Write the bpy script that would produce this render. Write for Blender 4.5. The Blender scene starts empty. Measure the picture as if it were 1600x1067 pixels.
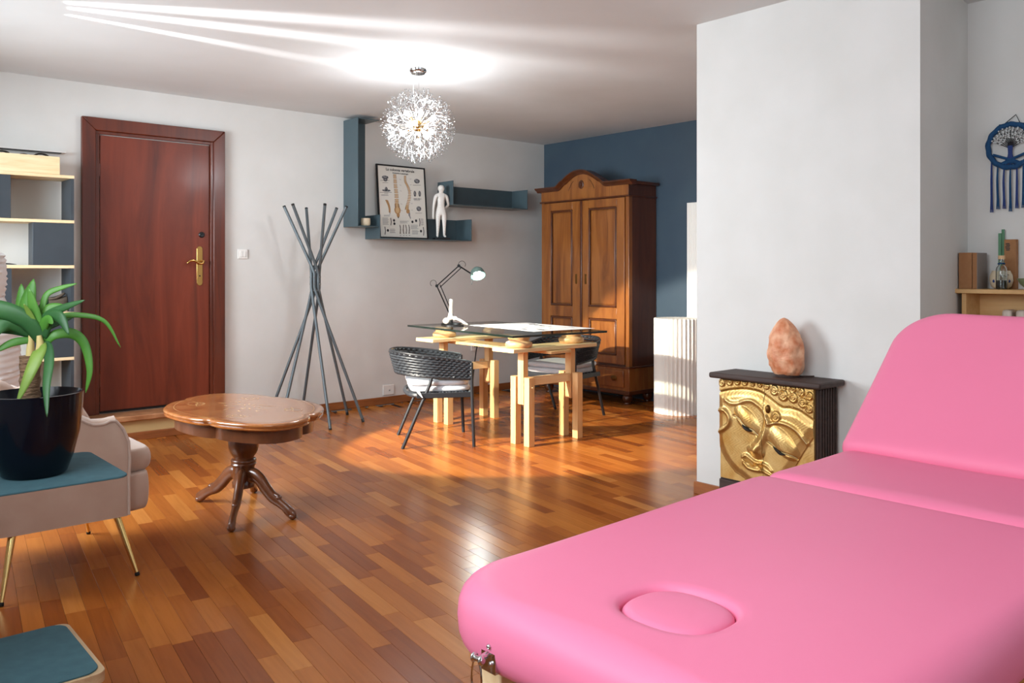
import bpy, bmesh, math, random
import numpy as np
from mathutils import Vector, Matrix, noise as mnoise

random.seed(7)
SC = bpy.context.scene
COL = SC.collection
PI = math.pi
R = math.radians

# ------------------------------------------------------------------ camera
CAM_Z = 1.283
cam_d = bpy.data.cameras.new('camera'); cam = bpy.data.objects.new('camera', cam_d); COL.objects.link(cam)
cam.location = (0, 0, CAM_Z)
cam.rotation_euler = (R(90), 0, -math.atan2(0.658, 0.753))
cam_d.sensor_width = 36; cam_d.lens = 36 * 1312 / 1600
cam_d.shift_y = -0.0691
cam_d.clip_start = 0.05
SC.camera = cam

# ------------------------------------------------------------------ world, daylight, exposure
SC.view_settings.view_transform = 'Standard'
SC.view_settings.look = 'None'
SC.view_settings.gamma = 1.0
SC.view_settings.use_curve_mapping = False
SC.view_settings.exposure = 0.25
SC.cycles.max_bounces = 7; SC.cycles.diffuse_bounces = 4; SC.cycles.glossy_bounces = 3; SC.cycles.transmission_bounces = 5; SC.cycles.transparent_max_bounces = 8
SC.cycles.use_adaptive_sampling = True; SC.cycles.adaptive_threshold = 0.02
SC.cycles.caustics_reflective = False; SC.cycles.caustics_refractive = False
w = bpy.data.worlds.new('sky'); SC.world = w; w.use_nodes = True
w.node_tree.nodes['Background'].inputs[0].default_value = (0.80, 0.90, 1.0, 1)
w.node_tree.nodes['Background'].inputs[1].default_value = 1.2

def area(name, loc, rot, sx, sy, power, col, spread=180):
    l = bpy.data.lights.new(name, 'AREA'); l.shape = 'RECTANGLE'; l.size = sx; l.size_y = sy
    l.energy = power; l.color = col; l.spread = R(spread)
    o = bpy.data.objects.new(name, l); o.location = loc; o.rotation_euler = rot; COL.objects.link(o); return o
# daylight entering by the windows of the left wall; rear light is an added fill
area('daylight_garden_window', (-0.36, 5.15, 1.70), (R(76), 0, R(-90)), 1.7, 1.5, 96, (0.85, 0.94, 1.0), 118)
area('daylight_wide_window', (-0.36, 1.2, 1.92), (R(90), 0, R(-90)), 2.2, 1.15, 46, (0.88, 0.95, 1.0), 160)
area('rear_fill_light', (2.2, -1.5, 1.70), (R(90), 0, 0), 2.8, 1.6, 4, (0.88, 0.95, 1.0))

# ------------------------------------------------------------------ colours and materials
def lin(h):
    h = h.lstrip('#'); out = []
    for i in (0, 2, 4):
        c = int(h[i:i+2], 16) / 255
        out.append(c / 12.92 if c <= 0.04045 else ((c + 0.055) / 1.055) ** 2.4)
    return (*out, 1)

def newmat(name):
    m = bpy.data.materials.new(name); m.use_nodes = True
    nt = m.node_tree
    return m, nt, nt.nodes['Principled BSDF']

def N(nt, typ, **kw):
    n = nt.nodes.new(typ)
    for k, v in kw.items():
        if hasattr(n, k) and k not in ('Scale',): setattr(n, k, v)
        else: n.inputs[k].default_value = v
    return n

def coords(nt, scale=(1, 1, 1), rnd=False):
    tc = N(nt, 'ShaderNodeTexCoord'); mp = N(nt, 'ShaderNodeMapping')
    mp.inputs['Scale'].default_value = scale
    nt.links.new(tc.outputs['Object'], mp.inputs['Vector'])
    if rnd:
        oi = N(nt, 'ShaderNodeObjectInfo'); mu = N(nt, 'ShaderNodeVectorMath', operation='SCALE')
        cb = N(nt, 'ShaderNodeCombineXYZ')
        for i in range(3): nt.links.new(oi.outputs['Random'], cb.inputs[i])
        nt.links.new(cb.outputs[0], mu.inputs[0]); mu.inputs['Scale'].default_value = 37.0
        nt.links.new(mu.outputs[0], mp.inputs['Location'])
    return mp

def ramp(nt, stops):
    r = N(nt, 'ShaderNodeValToRGB'); e = r.color_ramp.elements
    while len(e) < len(stops): e.new(0.5)
    for i, (p, c) in enumerate(stops): e[i].position = p; e[i].color = lin(c) if isinstance(c, str) else c
    return r

def mat(name, col, rough=0.5, metal=0.0, spec=0.5, var=None, vscale=20, bump=0.0, bscale=200, coat=0.0, trans=0.0, emit=None, estr=0, sss=0, sheen=0, stretch=(1, 1, 1), ior=1.45, bdist=0.002):
    m, nt, p = newmat(name)
    p.inputs['Base Color'].default_value = lin(col); p.inputs['Roughness'].default_value = rough
    p.inputs['Metallic'].default_value = metal; p.inputs['Specular IOR Level'].default_value = spec
    p.inputs['Coat Weight'].default_value = coat; p.inputs['Transmission Weight'].default_value = trans
    p.inputs['IOR'].default_value = ior; p.inputs['Coat Roughness'].default_value = 0.1
    if sheen: p.inputs['Sheen Weight'].default_value = sheen
    if sss:
        p.inputs['Subsurface Weight'].default_value = sss; p.inputs['Subsurface Scale'].default_value = 0.02
    if emit: p.inputs['Emission Color'].default_value = lin(emit); p.inputs['Emission Strength'].default_value = estr
    if var:
        mp = coords(nt, stretch); nz = N(nt, 'ShaderNodeTexNoise'); nz.inputs['Scale'].default_value = vscale; nz.inputs['Detail'].default_value = 6
        rp = ramp(nt, [(0.3, col), (0.7, var)])
        nt.links.new(mp.outputs[0], nz.inputs['Vector']); nt.links.new(nz.outputs['Fac'], rp.inputs[0]); nt.links.new(rp.outputs[0], p.inputs['Base Color'])
    if bump:
        mp2 = coords(nt, stretch); nb = N(nt, 'ShaderNodeTexNoise'); nb.inputs['Scale'].default_value = bscale; nb.inputs['Detail'].default_value = 4
        b = N(nt, 'ShaderNodeBump'); b.inputs['Strength'].default_value = bump; b.inputs['Distance'].default_value = bdist
        nt.links.new(mp2.outputs[0], nb.inputs['Vector']); nt.links.new(nb.outputs['Fac'], b.inputs['Height']); nt.links.new(b.outputs[0], p.inputs['Normal'])
    return m

def wood(name, stops, scale, rough=0.4, coat=0.0, rnd=False, fine=True, spec=0.5):
    """grain: noise stretched along the axis with the smallest scale"""
    m, nt, p = newmat(name)
    mp = coords(nt, scale, rnd)
    nz = N(nt, 'ShaderNodeTexNoise'); nz.inputs['Scale'].default_value = 1.0; nz.inputs['Detail'].default_value = 8; nz.inputs['Roughness'].default_value = 0.6; nz.inputs['Distortion'].default_value = 0.8
    rp = ramp(nt, [(0.25 + 0.5 * i / (len(stops) - 1), c) for i, c in enumerate(stops)])
    nt.links.new(mp.outputs[0], nz.inputs['Vector']); nt.links.new(nz.outputs['Fac'], rp.inputs[0])
    nt.links.new(rp.outputs[0], p.inputs['Base Color'])
    p.inputs['Roughness'].default_value = rough; p.inputs['Coat Weight'].default_value = coat; p.inputs['Coat Roughness'].default_value = 0.15
    p.inputs['Specular IOR Level'].default_value = spec
    if fine:
        b = N(nt, 'ShaderNodeBump'); b.inputs['Strength'].default_value = 0.15; b.inputs['Distance'].default_value = 0.001
        nt.links.new(nz.outputs['Fac'], b.inputs['Height']); nt.links.new(b.outputs[0], p.inputs['Normal'])
    return m

def plank_mat(name, island):
    m, nt, p = newmat(name)
    if island:
        g = N(nt, 'ShaderNodeNewGeometry'); rnd = g.outputs['Random Per Island']
    else:
        g = N(nt, 'ShaderNodeObjectInfo'); rnd = g.outputs['Random']
    base = ramp(nt, [(0.0, '#84431a'), (0.25, '#995422'), (0.5, '#a55f27'), (0.85, '#b16a2c'), (1.0, '#c07c3c')])
    nt.links.new(rnd, base.inputs[0])
    tc = N(nt, 'ShaderNodeTexCoord'); mp = N(nt, 'ShaderNodeMapping'); mp.inputs['Scale'].default_value = (55, 3.2, 20)
    cb = N(nt, 'ShaderNodeCombineXYZ'); mu = N(nt, 'ShaderNodeMath', operation='MULTIPLY'); mu.inputs[1].default_value = 91.0
    nt.links.new(rnd, mu.inputs[0])
    for i in range(3): nt.links.new(mu.outputs[0], cb.inputs[i])
    nt.links.new(tc.outputs['Object'], mp.inputs['Vector']); nt.links.new(cb.outputs[0], mp.inputs['Location'])
    nz = N(nt, 'ShaderNodeTexNoise'); nz.inputs['Scale'].default_value = 1.0; nz.inputs['Detail'].default_value = 5; nz.inputs['Distortion'].default_value = 0.4
    nt.links.new(mp.outputs[0], nz.inputs['Vector'])
    gr = ramp(nt, [(0.25, (0.80, 0.75, 0.70, 1)), (0.6, (1.02, 1.0, 0.98, 1))])
    nt.links.new(nz.outputs['Fac'], gr.inputs[0])
    mx = N(nt, 'ShaderNodeMix', data_type='RGBA', blend_type='MULTIPLY'); mx.inputs[0].default_value = 0.75
    nt.links.new(base.outputs[0], mx.inputs[6]); nt.links.new(gr.outputs[0], mx.inputs[7])
    nt.links.new(mx.outputs[2], p.inputs['Base Color'])
    p.inputs['Roughness'].default_value = 0.25; p.inputs['Specular IOR Level'].default_value = 0.32
    return m

M = {}
M['plank'] = plank_mat('parquet_plank', False)
M['plank_far'] = plank_mat('parquet_far', True)
M['subfloor'] = mat('subfloor', '#2c160a', 0.8)
M['paint'] = mat('white_wall_paint', '#dddcd9', 0.75, var='#d6d5d1', vscale=3, bump=0.12, bscale=120)
M['ceil'] = mat('ceiling_paint', '#dbdcdc', 0.8, var='#d5d6d5', vscale=2, bump=0.1, bscale=90)
M['blue_paint'] = mat('dark_blue_wall_paint', '#3a4b5b', 0.45, var='#40525f', vscale=3, bump=0.08, bscale=120)
M['door'] = wood('mahogany_door', ['#45170d', '#63240f', '#78301a', '#52200f'], (5, 5, 0.7), 0.45, 0.08)
M['doorframe'] = wood('mahogany_frame', ['#421a10', '#5e2614', '#6b2d18'], (14, 14, 1.2), 0.35, 0.2)
M['stone'] = mat('brown_marble', '#9a6540', 0.35, var='#c18b62', vscale=14, bump=0.05)
M['riser'] = mat('ochre_riser_paint', '#c9ab78', 0.6)
M['skirting'] = wood('skirting_wood', ['#7c4624', '#96582f', '#a56638'], (3, 3, 30), 0.4, 0.1)
M['pine'] = wood('pine_board', ['#d9b685', '#e6cba0', '#efdab4'], (3, 30, 30), 0.5)
M['pine_x'] = M['pine']
M['trestle'] = wood('spruce_timber', ['#cf9c63', '#dfb57d', '#e9c593'], (18, 18, 2.0), 0.5)
M['trestle_top'] = wood('spruce_board', ['#dcb781', '#e8ca99', '#f0d8ae'], (2.5, 26, 26), 0.5)
M['pine_dark'] = wood('birch_shelf', ['#c3945c', '#d3a86f', '#dcb680'], (20, 3, 20), 0.5)
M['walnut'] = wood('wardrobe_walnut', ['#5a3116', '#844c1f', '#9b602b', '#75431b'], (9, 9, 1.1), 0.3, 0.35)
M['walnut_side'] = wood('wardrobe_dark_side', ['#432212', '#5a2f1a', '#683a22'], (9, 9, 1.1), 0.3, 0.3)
M['walnut_dark'] = wood('wardrobe_moulding', ['#3a1c0e', '#54290f', '#633418'], (7, 7, 7), 0.35, 0.25)
M['burl'] = wood('burl_table_top', ['#7c4019', '#9c5a2b', '#b0703d', '#8a4a20'], (7, 7, 7), 0.16, 0.7)
M['turned'] = wood('turned_table_wood', ['#472512', '#63371e', '#764529'], (9, 9, 3), 0.28, 0.4)
M['inlay'] = mat('inlay_maple', '#dcae74', 0.2, coat=0.6)
M['dark_wood'] = wood('dark_stained_wood', ['#251713', '#38251e', '#43302a'], (30, 3, 30), 0.6)
M['bluegrey'] = mat('blue_grey_lacquer', '#485960', 0.34, var='#4d5f66', vscale=5)
M['slate'] = mat('slate_panel', '#343a40', 0.5, var='#3a4046', vscale=6)
M['steel'] = mat('grey_tube_metal', '#5c6468', 0.42, metal=0.3)
M['black_cap'] = mat('black_rubber', '#101010', 0.6)
M['chrome'] = mat('chrome', '#d8d8d8', 0.12, metal=1.0)
M['brass'] = mat('brass', '#c9a260', 0.22, metal=1.0)
M['gold_leg'] = mat('gold_leg', '#d9b878', 0.18, metal=1.0)
M['white_plastic'] = mat('white_plastic', '#e9e7e3', 0.35)
M['beige'] = mat('beige_velvet', '#b99c8a', 0.75, var='#c2a796', vscale=8, sheen=0.4, bump=0.1, bscale=400)
M['piping'] = mat('beige_piping', '#cdb9ac', 0.6)
M['felt'] = mat('teal_felt', '#3a5c65', 0.9, var='#41656e', vscale=30, bump=0.3, bscale=700)
M['ply'] = wood('plywood_edge', ['#a98a67', '#c4a680', '#d2b892'], (30, 3, 60), 0.6)
M['glaze'] = mat('navy_glaze', '#060a14', 0.16, spec=0.35, var='#080d18', vscale=6)
M['soil'] = mat('soil', '#4b332d', 0.95, var='#6b4a42', vscale=60, bump=0.8, bscale=120, bdist=0.01)
M['trunk'] = mat('yucca_trunk', '#6f5742', 0.9, var='#8a6c50', vscale=25, bump=1.0, bscale=40, bdist=0.01, stretch=(1, 1, 4))
M['shoot'] = mat('yucca_shoot', '#c9b678', 0.6)
M['leaf'] = mat('leaf_green', '#3c7228', 0.42, var='#5a9438', vscale=9)
M['leaf_d'] = mat('leaf_dark_green', '#26502c', 0.42, var='#376a35', vscale=9)
M['leaf_y'] = mat('leaf_yellow_green', '#7f9b42', 0.45, var='#658537', vscale=12)
M['rope'] = mat('black_rope', '#24272c', 0.4, var='#393e45', vscale=60)
M['chair_metal'] = mat('anthracite_metal', '#2b2e33', 0.4, metal=0.3)
M['cushion'] = mat('pale_grey_cushion', '#cfd0d4', 0.85, var='#c4c6cb', vscale=12, bump=0.2, bscale=300)
M['sage'] = mat('sage_cloth', '#a9bcae', 0.85)
M['clay'] = wood('turned_disc_wood', ['#c28e5c', '#d4a676', '#e0b98c'], (14, 14, 40), 0.45)
M['paper'] = mat('paper_white', '#d9dadb', 0.6)
M['paper_warm'] = mat('honeycomb_paper', '#f3f1eb', 0.7)
M['ink'] = mat('ink', '#2a2a30', 0.7)
M['grey_ink'] = mat('grey_ink', '#8d8d90', 0.7)
M['bone_ink'] = mat('bone_ink', '#b38a5e', 0.7)
M['bone_light'] = mat('bone_light_ink', '#cfae82', 0.7)
M['poster'] = mat('poster_paper', '#dedbd3', 0.5)
M['black'] = mat('black_frame', '#121214', 0.35)
M['figure'] = mat('white_figure_vinyl', '#e8e4de', 0.4)
M['bone'] = mat('bone_white', '#eae6de', 0.45, var='#dcd5c8', vscale=40)
M['lampgrey'] = mat('desk_lamp_enamel', '#6f8782', 0.3, metal=0.4)
M['lampblack'] = mat('desk_lamp_arm', '#17191a', 0.35, metal=0.5)
M['pink'] = mat('pink_vinyl', '#ea7d9f', 0.48, spec=0.35, var='#ec80a2', vscale=2, bump=0.06, bscale=500)
M['gold'] = mat('gold_leaf', '#ba8d48', 0.36, metal=0.8, var='#d8b87a', vscale=9, bump=0.15, bscale=60)
M['gold_light'] = mat('gold_rim', '#e2cf9c', 0.4, metal=0.5)
M['eye'] = mat('dark_eye', '#15100c', 0.4)
M['salt'] = mat('salt_rock', '#c46a3c', 0.5, var='#ebb894', vscale=16, bump=0.9, bscale=26, bdist=0.01)
M['knob'] = mat('aged_brass', '#6b4a22', 0.4, metal=0.8)
M['card'] = mat('brown_card', '#9a6b45', 0.8, var='#a3754e', vscale=30)
M['card_grey'] = mat('grey_book_cover', '#8f8580', 0.7)
M['ceramic'] = mat('cream_ceramic', '#d9c8ac', 0.3)
M['glass'] = mat('clear_glass', '#f2f6f4', 0.03, trans=1.0)
M['oil'] = mat('dark_oil', '#2a0d0c', 0.1)
M['cork'] = mat('cork', '#d6b288', 0.8)
M['celadon'] = mat('celadon_glaze', '#7d8a6a', 0.3)
M['stick'] = mat('green_incense', '#5d8a6a', 0.7)
M['radiator'] = mat('radiator_enamel', '#cfc3b6', 0.35)
M['yarn'] = mat('blue_yarn', '#173f66', 0.9, var='#1d4d78', vscale=80, bump=0.6, bscale=300)
M['yarn_v'] = mat('violet_yarn', '#2c3f77', 0.9)
M['bead'] = mat('pale_bead', '#cfd2d2', 0.25)
M['cord'] = mat('dark_cord', '#171a20', 0.8)
M['cloth'] = mat('white_crinkled_cloth', '#dad9d9', 0.85)
M['shoe'] = mat('brown_suede', '#4d4238', 0.85, var='#5b4f43', vscale=40)
M['sole'] = mat('shoe_sole', '#cdb6a0', 0.7)
M['strap'] = mat('dark_strap', '#35302c', 0.6)
M['candle'] = mat('candle_wax', '#d8d3b4', 0.6, var='#b9b187', vscale=60)
M['crystal'] = mat('crystal', '#b4b4b4', 0.12, metal=0.75, spec=0.8)
M['bulb'] = mat('bulb_glow', '#ffffff', 0.4, emit='#fff3df', estr=9)
M['lampglow'] = mat('lamp_glow', '#ffffff', 0.4, emit='#eafff6', estr=30)
for k_ in ('bulb', 'lampglow'): M[k_].cycles.emission_sampling = 'NONE'
def tint_glass():
    m, nt, p = newmat('desk_glass')
    out = nt.nodes['Material Output']
    tr = N(nt, 'ShaderNodeBsdfTransparent'); tr.inputs[0].default_value = (0.86, 0.91, 0.88, 1)
    gl = N(nt, 'ShaderNodeBsdfGlossy'); gl.inputs['Roughness'].default_value = 0.02
    fr = N(nt, 'ShaderNodeFresnel'); fr.inputs[0].default_value = 1.5
    mx = N(nt, 'ShaderNodeMixShader')
    ge = N(nt, 'ShaderNodeNewGeometry'); inv = N(nt, 'ShaderNodeMath', operation='SUBTRACT'); inv.inputs[0].default_value = 1.0; mul = N(nt, 'ShaderNodeMath', operation='MULTIPLY')
    nt.links.new(ge.outputs['Backfacing'], inv.inputs[1]); nt.links.new(inv.outputs[0], mul.inputs[0]); nt.links.new(fr.outputs[0], mul.inputs[1])
    nt.links.new(mul.outputs[0], mx.inputs[0]); nt.links.new(tr.outputs[0], mx.inputs[1]); nt.links.new(gl.outputs[0], mx.inputs[2])
    nt.links.new(mx.outputs[0], out.inputs[0]); nt.nodes.remove(p)
    return m
M['desk_glass'] = tint_glass()
M['glass_edge'] = mat('desk_glass_edge', '#16231f', 0.1, coat=0.5)
def pane_mat():
    m, nt, p = newmat('window_pane')
    out = nt.nodes['Material Output']
    tr = N(nt, 'ShaderNodeBsdfTransparent'); gl = N(nt, 'ShaderNodeBsdfGlossy'); gl.inputs['Roughness'].default_value = 0.02
    mx = N(nt, 'ShaderNodeMixShader'); mx.inputs[0].default_value = 0.06
    nt.links.new(tr.outputs[0], mx.inputs[1]); nt.links.new(gl.outputs[0], mx.inputs[2]); nt.links.new(mx.outputs[0], out.inputs[0]); nt.nodes.remove(p)
    return m
M['pane'] = pane_mat()

# ------------------------------------------------------------------ mesh builder
def V(*a): return Vector(a if len(a) > 1 else a[0])

class MB:
    def __init__(s): s.v = []; s.f = []
    def add(s, vs, fs):
        o = len(s.v); s.v += [tuple(p) for p in vs]; s.f += [tuple(i + o for i in f) for f in fs]; return s
    def box(s, x0, x1, y0, y1, z0, z1):
        return s.add([(x0, y0, z0), (x1, y0, z0), (x1, y1, z0), (x0, y1, z0), (x0, y0, z1), (x1, y0, z1), (x1, y1, z1), (x0, y1, z1)],
                     [(3, 2, 1, 0), (4, 5, 6, 7), (0, 1, 5, 4), (1, 2, 6, 5), (2, 3, 7, 6), (3, 0, 4, 7)])
    def prism(s, poly, a0, a1, axis='z'):
        n = len(poly)
        def mk(p, a):
            return {'z': (p[0], p[1], a), 'x': (a, p[0], p[1]), 'y': (p[0], a, p[1])}[axis]
        area2 = sum(poly[i][0] * poly[(i + 1) % n][1] - poly[(i + 1) % n][0] * poly[i][1] for i in range(n))
        if (area2 < 0) != (axis == 'y'): poly = poly[::-1]
        vs = [mk(p, a0) for p in poly] + [mk(p, a1) for p in poly]
        fs = [tuple(range(n - 1, -1, -1)), tuple(range(n, 2 * n))] + [(i, (i + 1) % n, n + (i + 1) % n, n + i) for i in range(n)]
        return s.add(vs, fs)
    def bar(s, p, q, w, h, up=(0, 0, 1)):
        """box of section w x h from p to q"""
        p, q = Vector(p), Vector(q); d = (q - p).normalized(); u = Vector(up)
        if abs(d.dot(u)) > 0.99: u = Vector((1, 0, 0))
        a = d.cross(u).normalized(); b = a.cross(d).normalized()
        vs = [e + a * sx * w / 2 + b * sy * h / 2 for e in (p, q) for sx, sy in ((-1, -1), (1, -1), (1, 1), (-1, 1))]
        return s.add(vs, [(3, 2, 1, 0), (4, 5, 6, 7), (0, 1, 5, 4), (1, 2, 6, 5), (2, 3, 7, 6), (3, 0, 4, 7)])
    def tube(s, path, r, n=8, closed=False, caps=True, flat=None, up=None):
        P = [Vector(p) for p in path]; k = len(P)
        rr = r if isinstance(r, (list, tuple)) else [r] * k
        T = []
        for i in range(k):
            if closed: t = P[(i + 1) % k] - P[i - 1]
            else: t = P[min(i + 1, k - 1)] - P[max(i - 1, 0)]
            T.append(t.normalized() if t.length > 1e-9 else Vector((0, 0, 1)))
        u = Vector(up) if up else (Vector((0, 0, 1)) if abs(T[0].z) < 0.9 else Vector((1, 0, 0)))
        a = T[0].cross(u).normalized(); vs = []
        for i in range(k):
            a = (a - T[i] * a.dot(T[i]))
            a = a.normalized() if a.length > 1e-9 else T[i].orthogonal().normalized()
            b = T[i].cross(a)
            fa, fb = flat if flat else (1, 1)
            for j in range(n):
                t = 2 * PI * j / n
                vs.append(P[i] + (a * math.cos(t) * fa + b * math.sin(t) * fb) * rr[i])
        fs = []
        for i in range(k if closed else k - 1):
            for j in range(n):
                i2 = (i + 1) % k
                fs.append((i * n + j, i * n + (j + 1) % n, i2 * n + (j + 1) % n, i2 * n + j))
        if caps and not closed:
            fs.append(tuple(range(n - 1, -1, -1))); fs.append(tuple((k - 1) * n + j for j in range(n)))
        return s.add(vs, fs)
    def lathe(s, prof, n=32, c=(0, 0, 0), sx=1, sy=1):
        vs = []; k = len(prof)
        for r, z in prof:
            for j in range(n):
                t = 2 * PI * j / n; vs.append((c[0] + r * math.cos(t) * sx, c[1] + r * math.sin(t) * sy, c[2] + z))
        fs = [(i * n + j, i * n + (j + 1) % n, (i + 1) * n + (j + 1) % n, (i + 1) * n + j) for i in range(k - 1) for j in range(n)]
        if prof[0][0] > 1e-6: fs.append(tuple(range(n - 1, -1, -1)))
        if prof[-1][0] > 1e-6: fs.append(tuple((k - 1) * n + j for j in range(n)))
        return s.add(vs, fs)
    def sphere(s, c, r, nu=12, nv=8):
        rx, ry, rz = r if isinstance(r, (tuple, list)) else (r, r, r)
        vs = [(c[0], c[1], c[2] - rz)]
        for i in range(1, nv):
            p = -PI / 2 + PI * i / nv
            for j in range(nu):
                t = 2 * PI * j / nu; vs.append((c[0] + rx * math.cos(p) * math.cos(t), c[1] + ry * math.cos(p) * math.sin(t), c[2] + rz * math.sin(p)))
        vs.append((c[0], c[1], c[2] + rz)); top = len(vs) - 1
        fs = [(0, 1 + (j + 1) % nu, 1 + j) for j in range(nu)]
        for i in range(nv - 2):
            for j in range(nu):
                a = 1 + i * nu; fs.append((a + j, a + (j + 1) % nu, a + nu + (j + 1) % nu, a + nu + j))
        a = 1 + (nv - 2) * nu
        fs += [(a + j, a + (j + 1) % nu, top) for j in range(nu)]
        return s.add(vs, fs)
    def grid(s, fn, nu, nv, cu=False):
        vs = [fn(i / (nu if cu else nu - 1), j / (nv - 1)) for j in range(nv) for i in range(nu)]
        fs = [(j * nu + i, j * nu + (i + 1) % nu, (j + 1) * nu + (i + 1) % nu, (j + 1) * nu + i) for j in range(nv - 1) for i in range(nu if cu else nu - 1)]
        return s.add(vs, fs)
    def loops(s, rings, cap0=True, cap1=True):
        n = len(rings[0]); vs = [p for r in rings for p in r]
        fs = [(i * n + j, i * n + (j + 1) % n, (i + 1) * n + (j + 1) % n, (i + 1) * n + j) for i in range(len(rings) - 1) for j in range(n)]
        if cap0: fs.append(tuple(range(n - 1, -1, -1)))
        if cap1: fs.append(tuple((len(rings) - 1) * n + j for j in range(n)))
        return s.add(vs, fs)
    def xf(s, m):
        s.v = [tuple(m @ Vector(p)) for p in s.v]; return s
    def build(s, name, m, parent=None, bevel=0.0, seg=2, smooth=40, sub=0, world=False, label=None, kind=None, thick=0, fixn=False):
        me = bpy.data.meshes.new(name)
        vs = s.v
        if world and parent is not None:
            r = parent
            while r.parent: r = r.parent
            l = r.location; vs = [(p[0] - l.x, p[1] - l.y, p[2] - l.z) for p in vs]
        me.from_pydata(vs, [], s.f)
        if fixn:
            bm = bmesh.new(); bm.from_mesh(me); bmesh.ops.recalc_face_normals(bm, faces=bm.faces); bm.to_mesh(me); bm.free()
        me.update()
        me.materials.append(M[m] if isinstance(m, str) else m)
        if smooth:
            me.polygons.foreach_set('use_smooth', [True] * len(me.polygons))
            if smooth < 180: me.set_sharp_from_angle(angle=R(smooth))
        o = bpy.data.objects.new(name, me); COL.objects.link(o)
        if parent is not None: o.parent = parent
        if thick:
            md = o.modifiers.new('thickness', 'SOLIDIFY'); md.thickness = thick; md.offset = 0
        if bevel:
            md = o.modifiers.new('bevel', 'BEVEL'); md.width = bevel; md.segments = seg; md.limit_method = 'ANGLE'; md.angle_limit = R(40)
        if sub:
            md = o.modifiers.new('sub', 'SUBSURF'); md.levels = sub; md.render_levels = sub
        if label: o['label'] = label
        if kind: o['kind'] = kind
        return o

def tag(o, label, cat, group=None):
    o['label'] = label; o['category'] = cat
    if group: o['group'] = group
    return o
def thing(name, label, cat, loc=(0, 0, 0), rz=0.0, group=None):
    o = bpy.data.objects.new(name, None); COL.objects.link(o); o.location = loc; o.rotation_euler = (0, 0, rz); o.empty_display_size = 0.1
    return tag(o, label, cat, group)
def solo(name, mb, m, label, cat, group=None, **kw):
    """one-mesh thing with its origin at its base; vertices given in world coordinates"""
    xs = [p[0] for p in mb.v]; ys = [p[1] for p in mb.v]; zs = [p[2] for p in mb.v]
    l = ((min(xs) + max(xs)) / 2, (min(ys) + max(ys)) / 2, min(zs))
    mb.v = [(p[0] - l[0], p[1] - l[1], p[2] - l[2]) for p in mb.v]
    o = mb.build(name, m, **kw); o.location = l
    return tag(o, label, cat, group)
def struct(o):
    o['kind'] = 'structure'; return o
def copy_tree(o, parent=None, label=None):
    c = o.copy(); COL.objects.link(c); c.parent = parent
    if label: c['label'] = label
    for ch in list(o.children): copy_tree(ch, c)
    return c
def B(x0, x1, y0, y1, z0, z1): return MB().box(x0, x1, y0, y1, z0, z1)
def spline(pts, n=8):
    """Catmull-Rom through pts"""
    P = [Vector(p) for p in pts]; out = []
    for i in range(len(P) - 1):
        p0 = P[i - 1] if i else P[0] * 2 - P[1]; p1, p2 = P[i], P[i + 1]; p3 = P[i + 2] if i + 2 < len(P) else P[-1] * 2 - P[-2]
        for k in range(n):
            t = k / n
            out.append(0.5 * ((2 * p1) + (p2 - p0) * t + (2 * p0 - 5 * p1 + 4 * p2 - p3) * t * t + (3 * p1 - p0 - 3 * p2 + p3) * t ** 3))
    out.append(P[-1]); return out
def lerp(a, b, t): return a + (b - a) * t

# ================================================================== THE ROOM
XL, XR, YB, YF, H = -0.45, 6.50, 6.888, -1.60, 2.70
floor = struct(B(XL, XR + .1, YF, YB, -0.08, -0.012).build('floor', 'subfloor'))
floor['label'] = 'glossy brown strip parquet floor'
# parquet strips, laid 8 degrees off the long wall, 70 mm wide
PA = R(8); PW, GAP = 0.0705, 0.0008
pdir = Vector((math.sin(PA), math.cos(PA), 0)); pacr = Vector((math.cos(PA), -math.sin(PA), 0))
fw = Vector((0.658, 0.753, 0)); rt = Vector((0.753, -0.658, 0))
LENS = [0.34, 0.42, 0.5, 0.5, 0.58]
lens_mesh = {}
for L in set(LENS):
    c = 0.0006; a, b = PW / 2 - GAP / 2, L / 2 - GAP / 2
    mb = MB().add([(-a, -b, -.011), (a, -b, -.011), (a, b, -.011), (-a, b, -.011), (-a, -b, -c), (a, -b, -c), (a, b, -c), (-a, b, -c), (-a + c, -b + c, 0), (a - c, -b + c, 0), (a - c, b - c, 0), (-a + c, b - c, 0)],
                  [(0, 1, 5, 4), (1, 2, 6, 5), (2, 3, 7, 6), (3, 0, 4, 7), (4, 5, 9, 8), (5, 6, 10, 9), (6, 7, 11, 10), (7, 4, 8, 11), (8, 9, 10, 11)])
    me = bpy.data.meshes.new('plank_%d' % (L * 100)); me.from_pydata(mb.v, [], mb.f); me.materials.append(M['plank']); lens_mesh[L] = (me, mb)
rp = random.Random(3)
near, rest = [], []
for i in range(-40, 120):
    s = -3.2 + rp.random() * 0.5
    while s < 8.6:
        L = rp.choice(LENS); ctr = pacr * (i * PW) + pdir * (s + L / 2); s += L
        ends = [ctr + pdir * e for e in (-L / 2, L / 2)]
        if not all(XL < e.x < XR and YF < e.y < YB - .01 for e in ends): 
            if not (XL + .05 < ctr.x < XR and YF < ctr.y < YB): continue
            rest.append((9e9, ctr, L)); continue
        d = ctr.dot(fw); la = ctr.dot(rt)
        if d < 0.5: rest.append((9e9, ctr, L)); continue
        px, py = 800 + 1312 * la / d, 423 + 1312 * CAM_Z / d
        hidden = (px > 760 and py > 1075 - (px - 700) * 0.62) or (px < 210 and py < 830) or px < -30 or px > 1100 or py > 1110 or (3.9 < ctr.x and ctr.y < 2.95)
        (rest if hidden else near).append((d, ctr, L))
near.sort(key=lambda t: t[0])
rest += near[300:]
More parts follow.
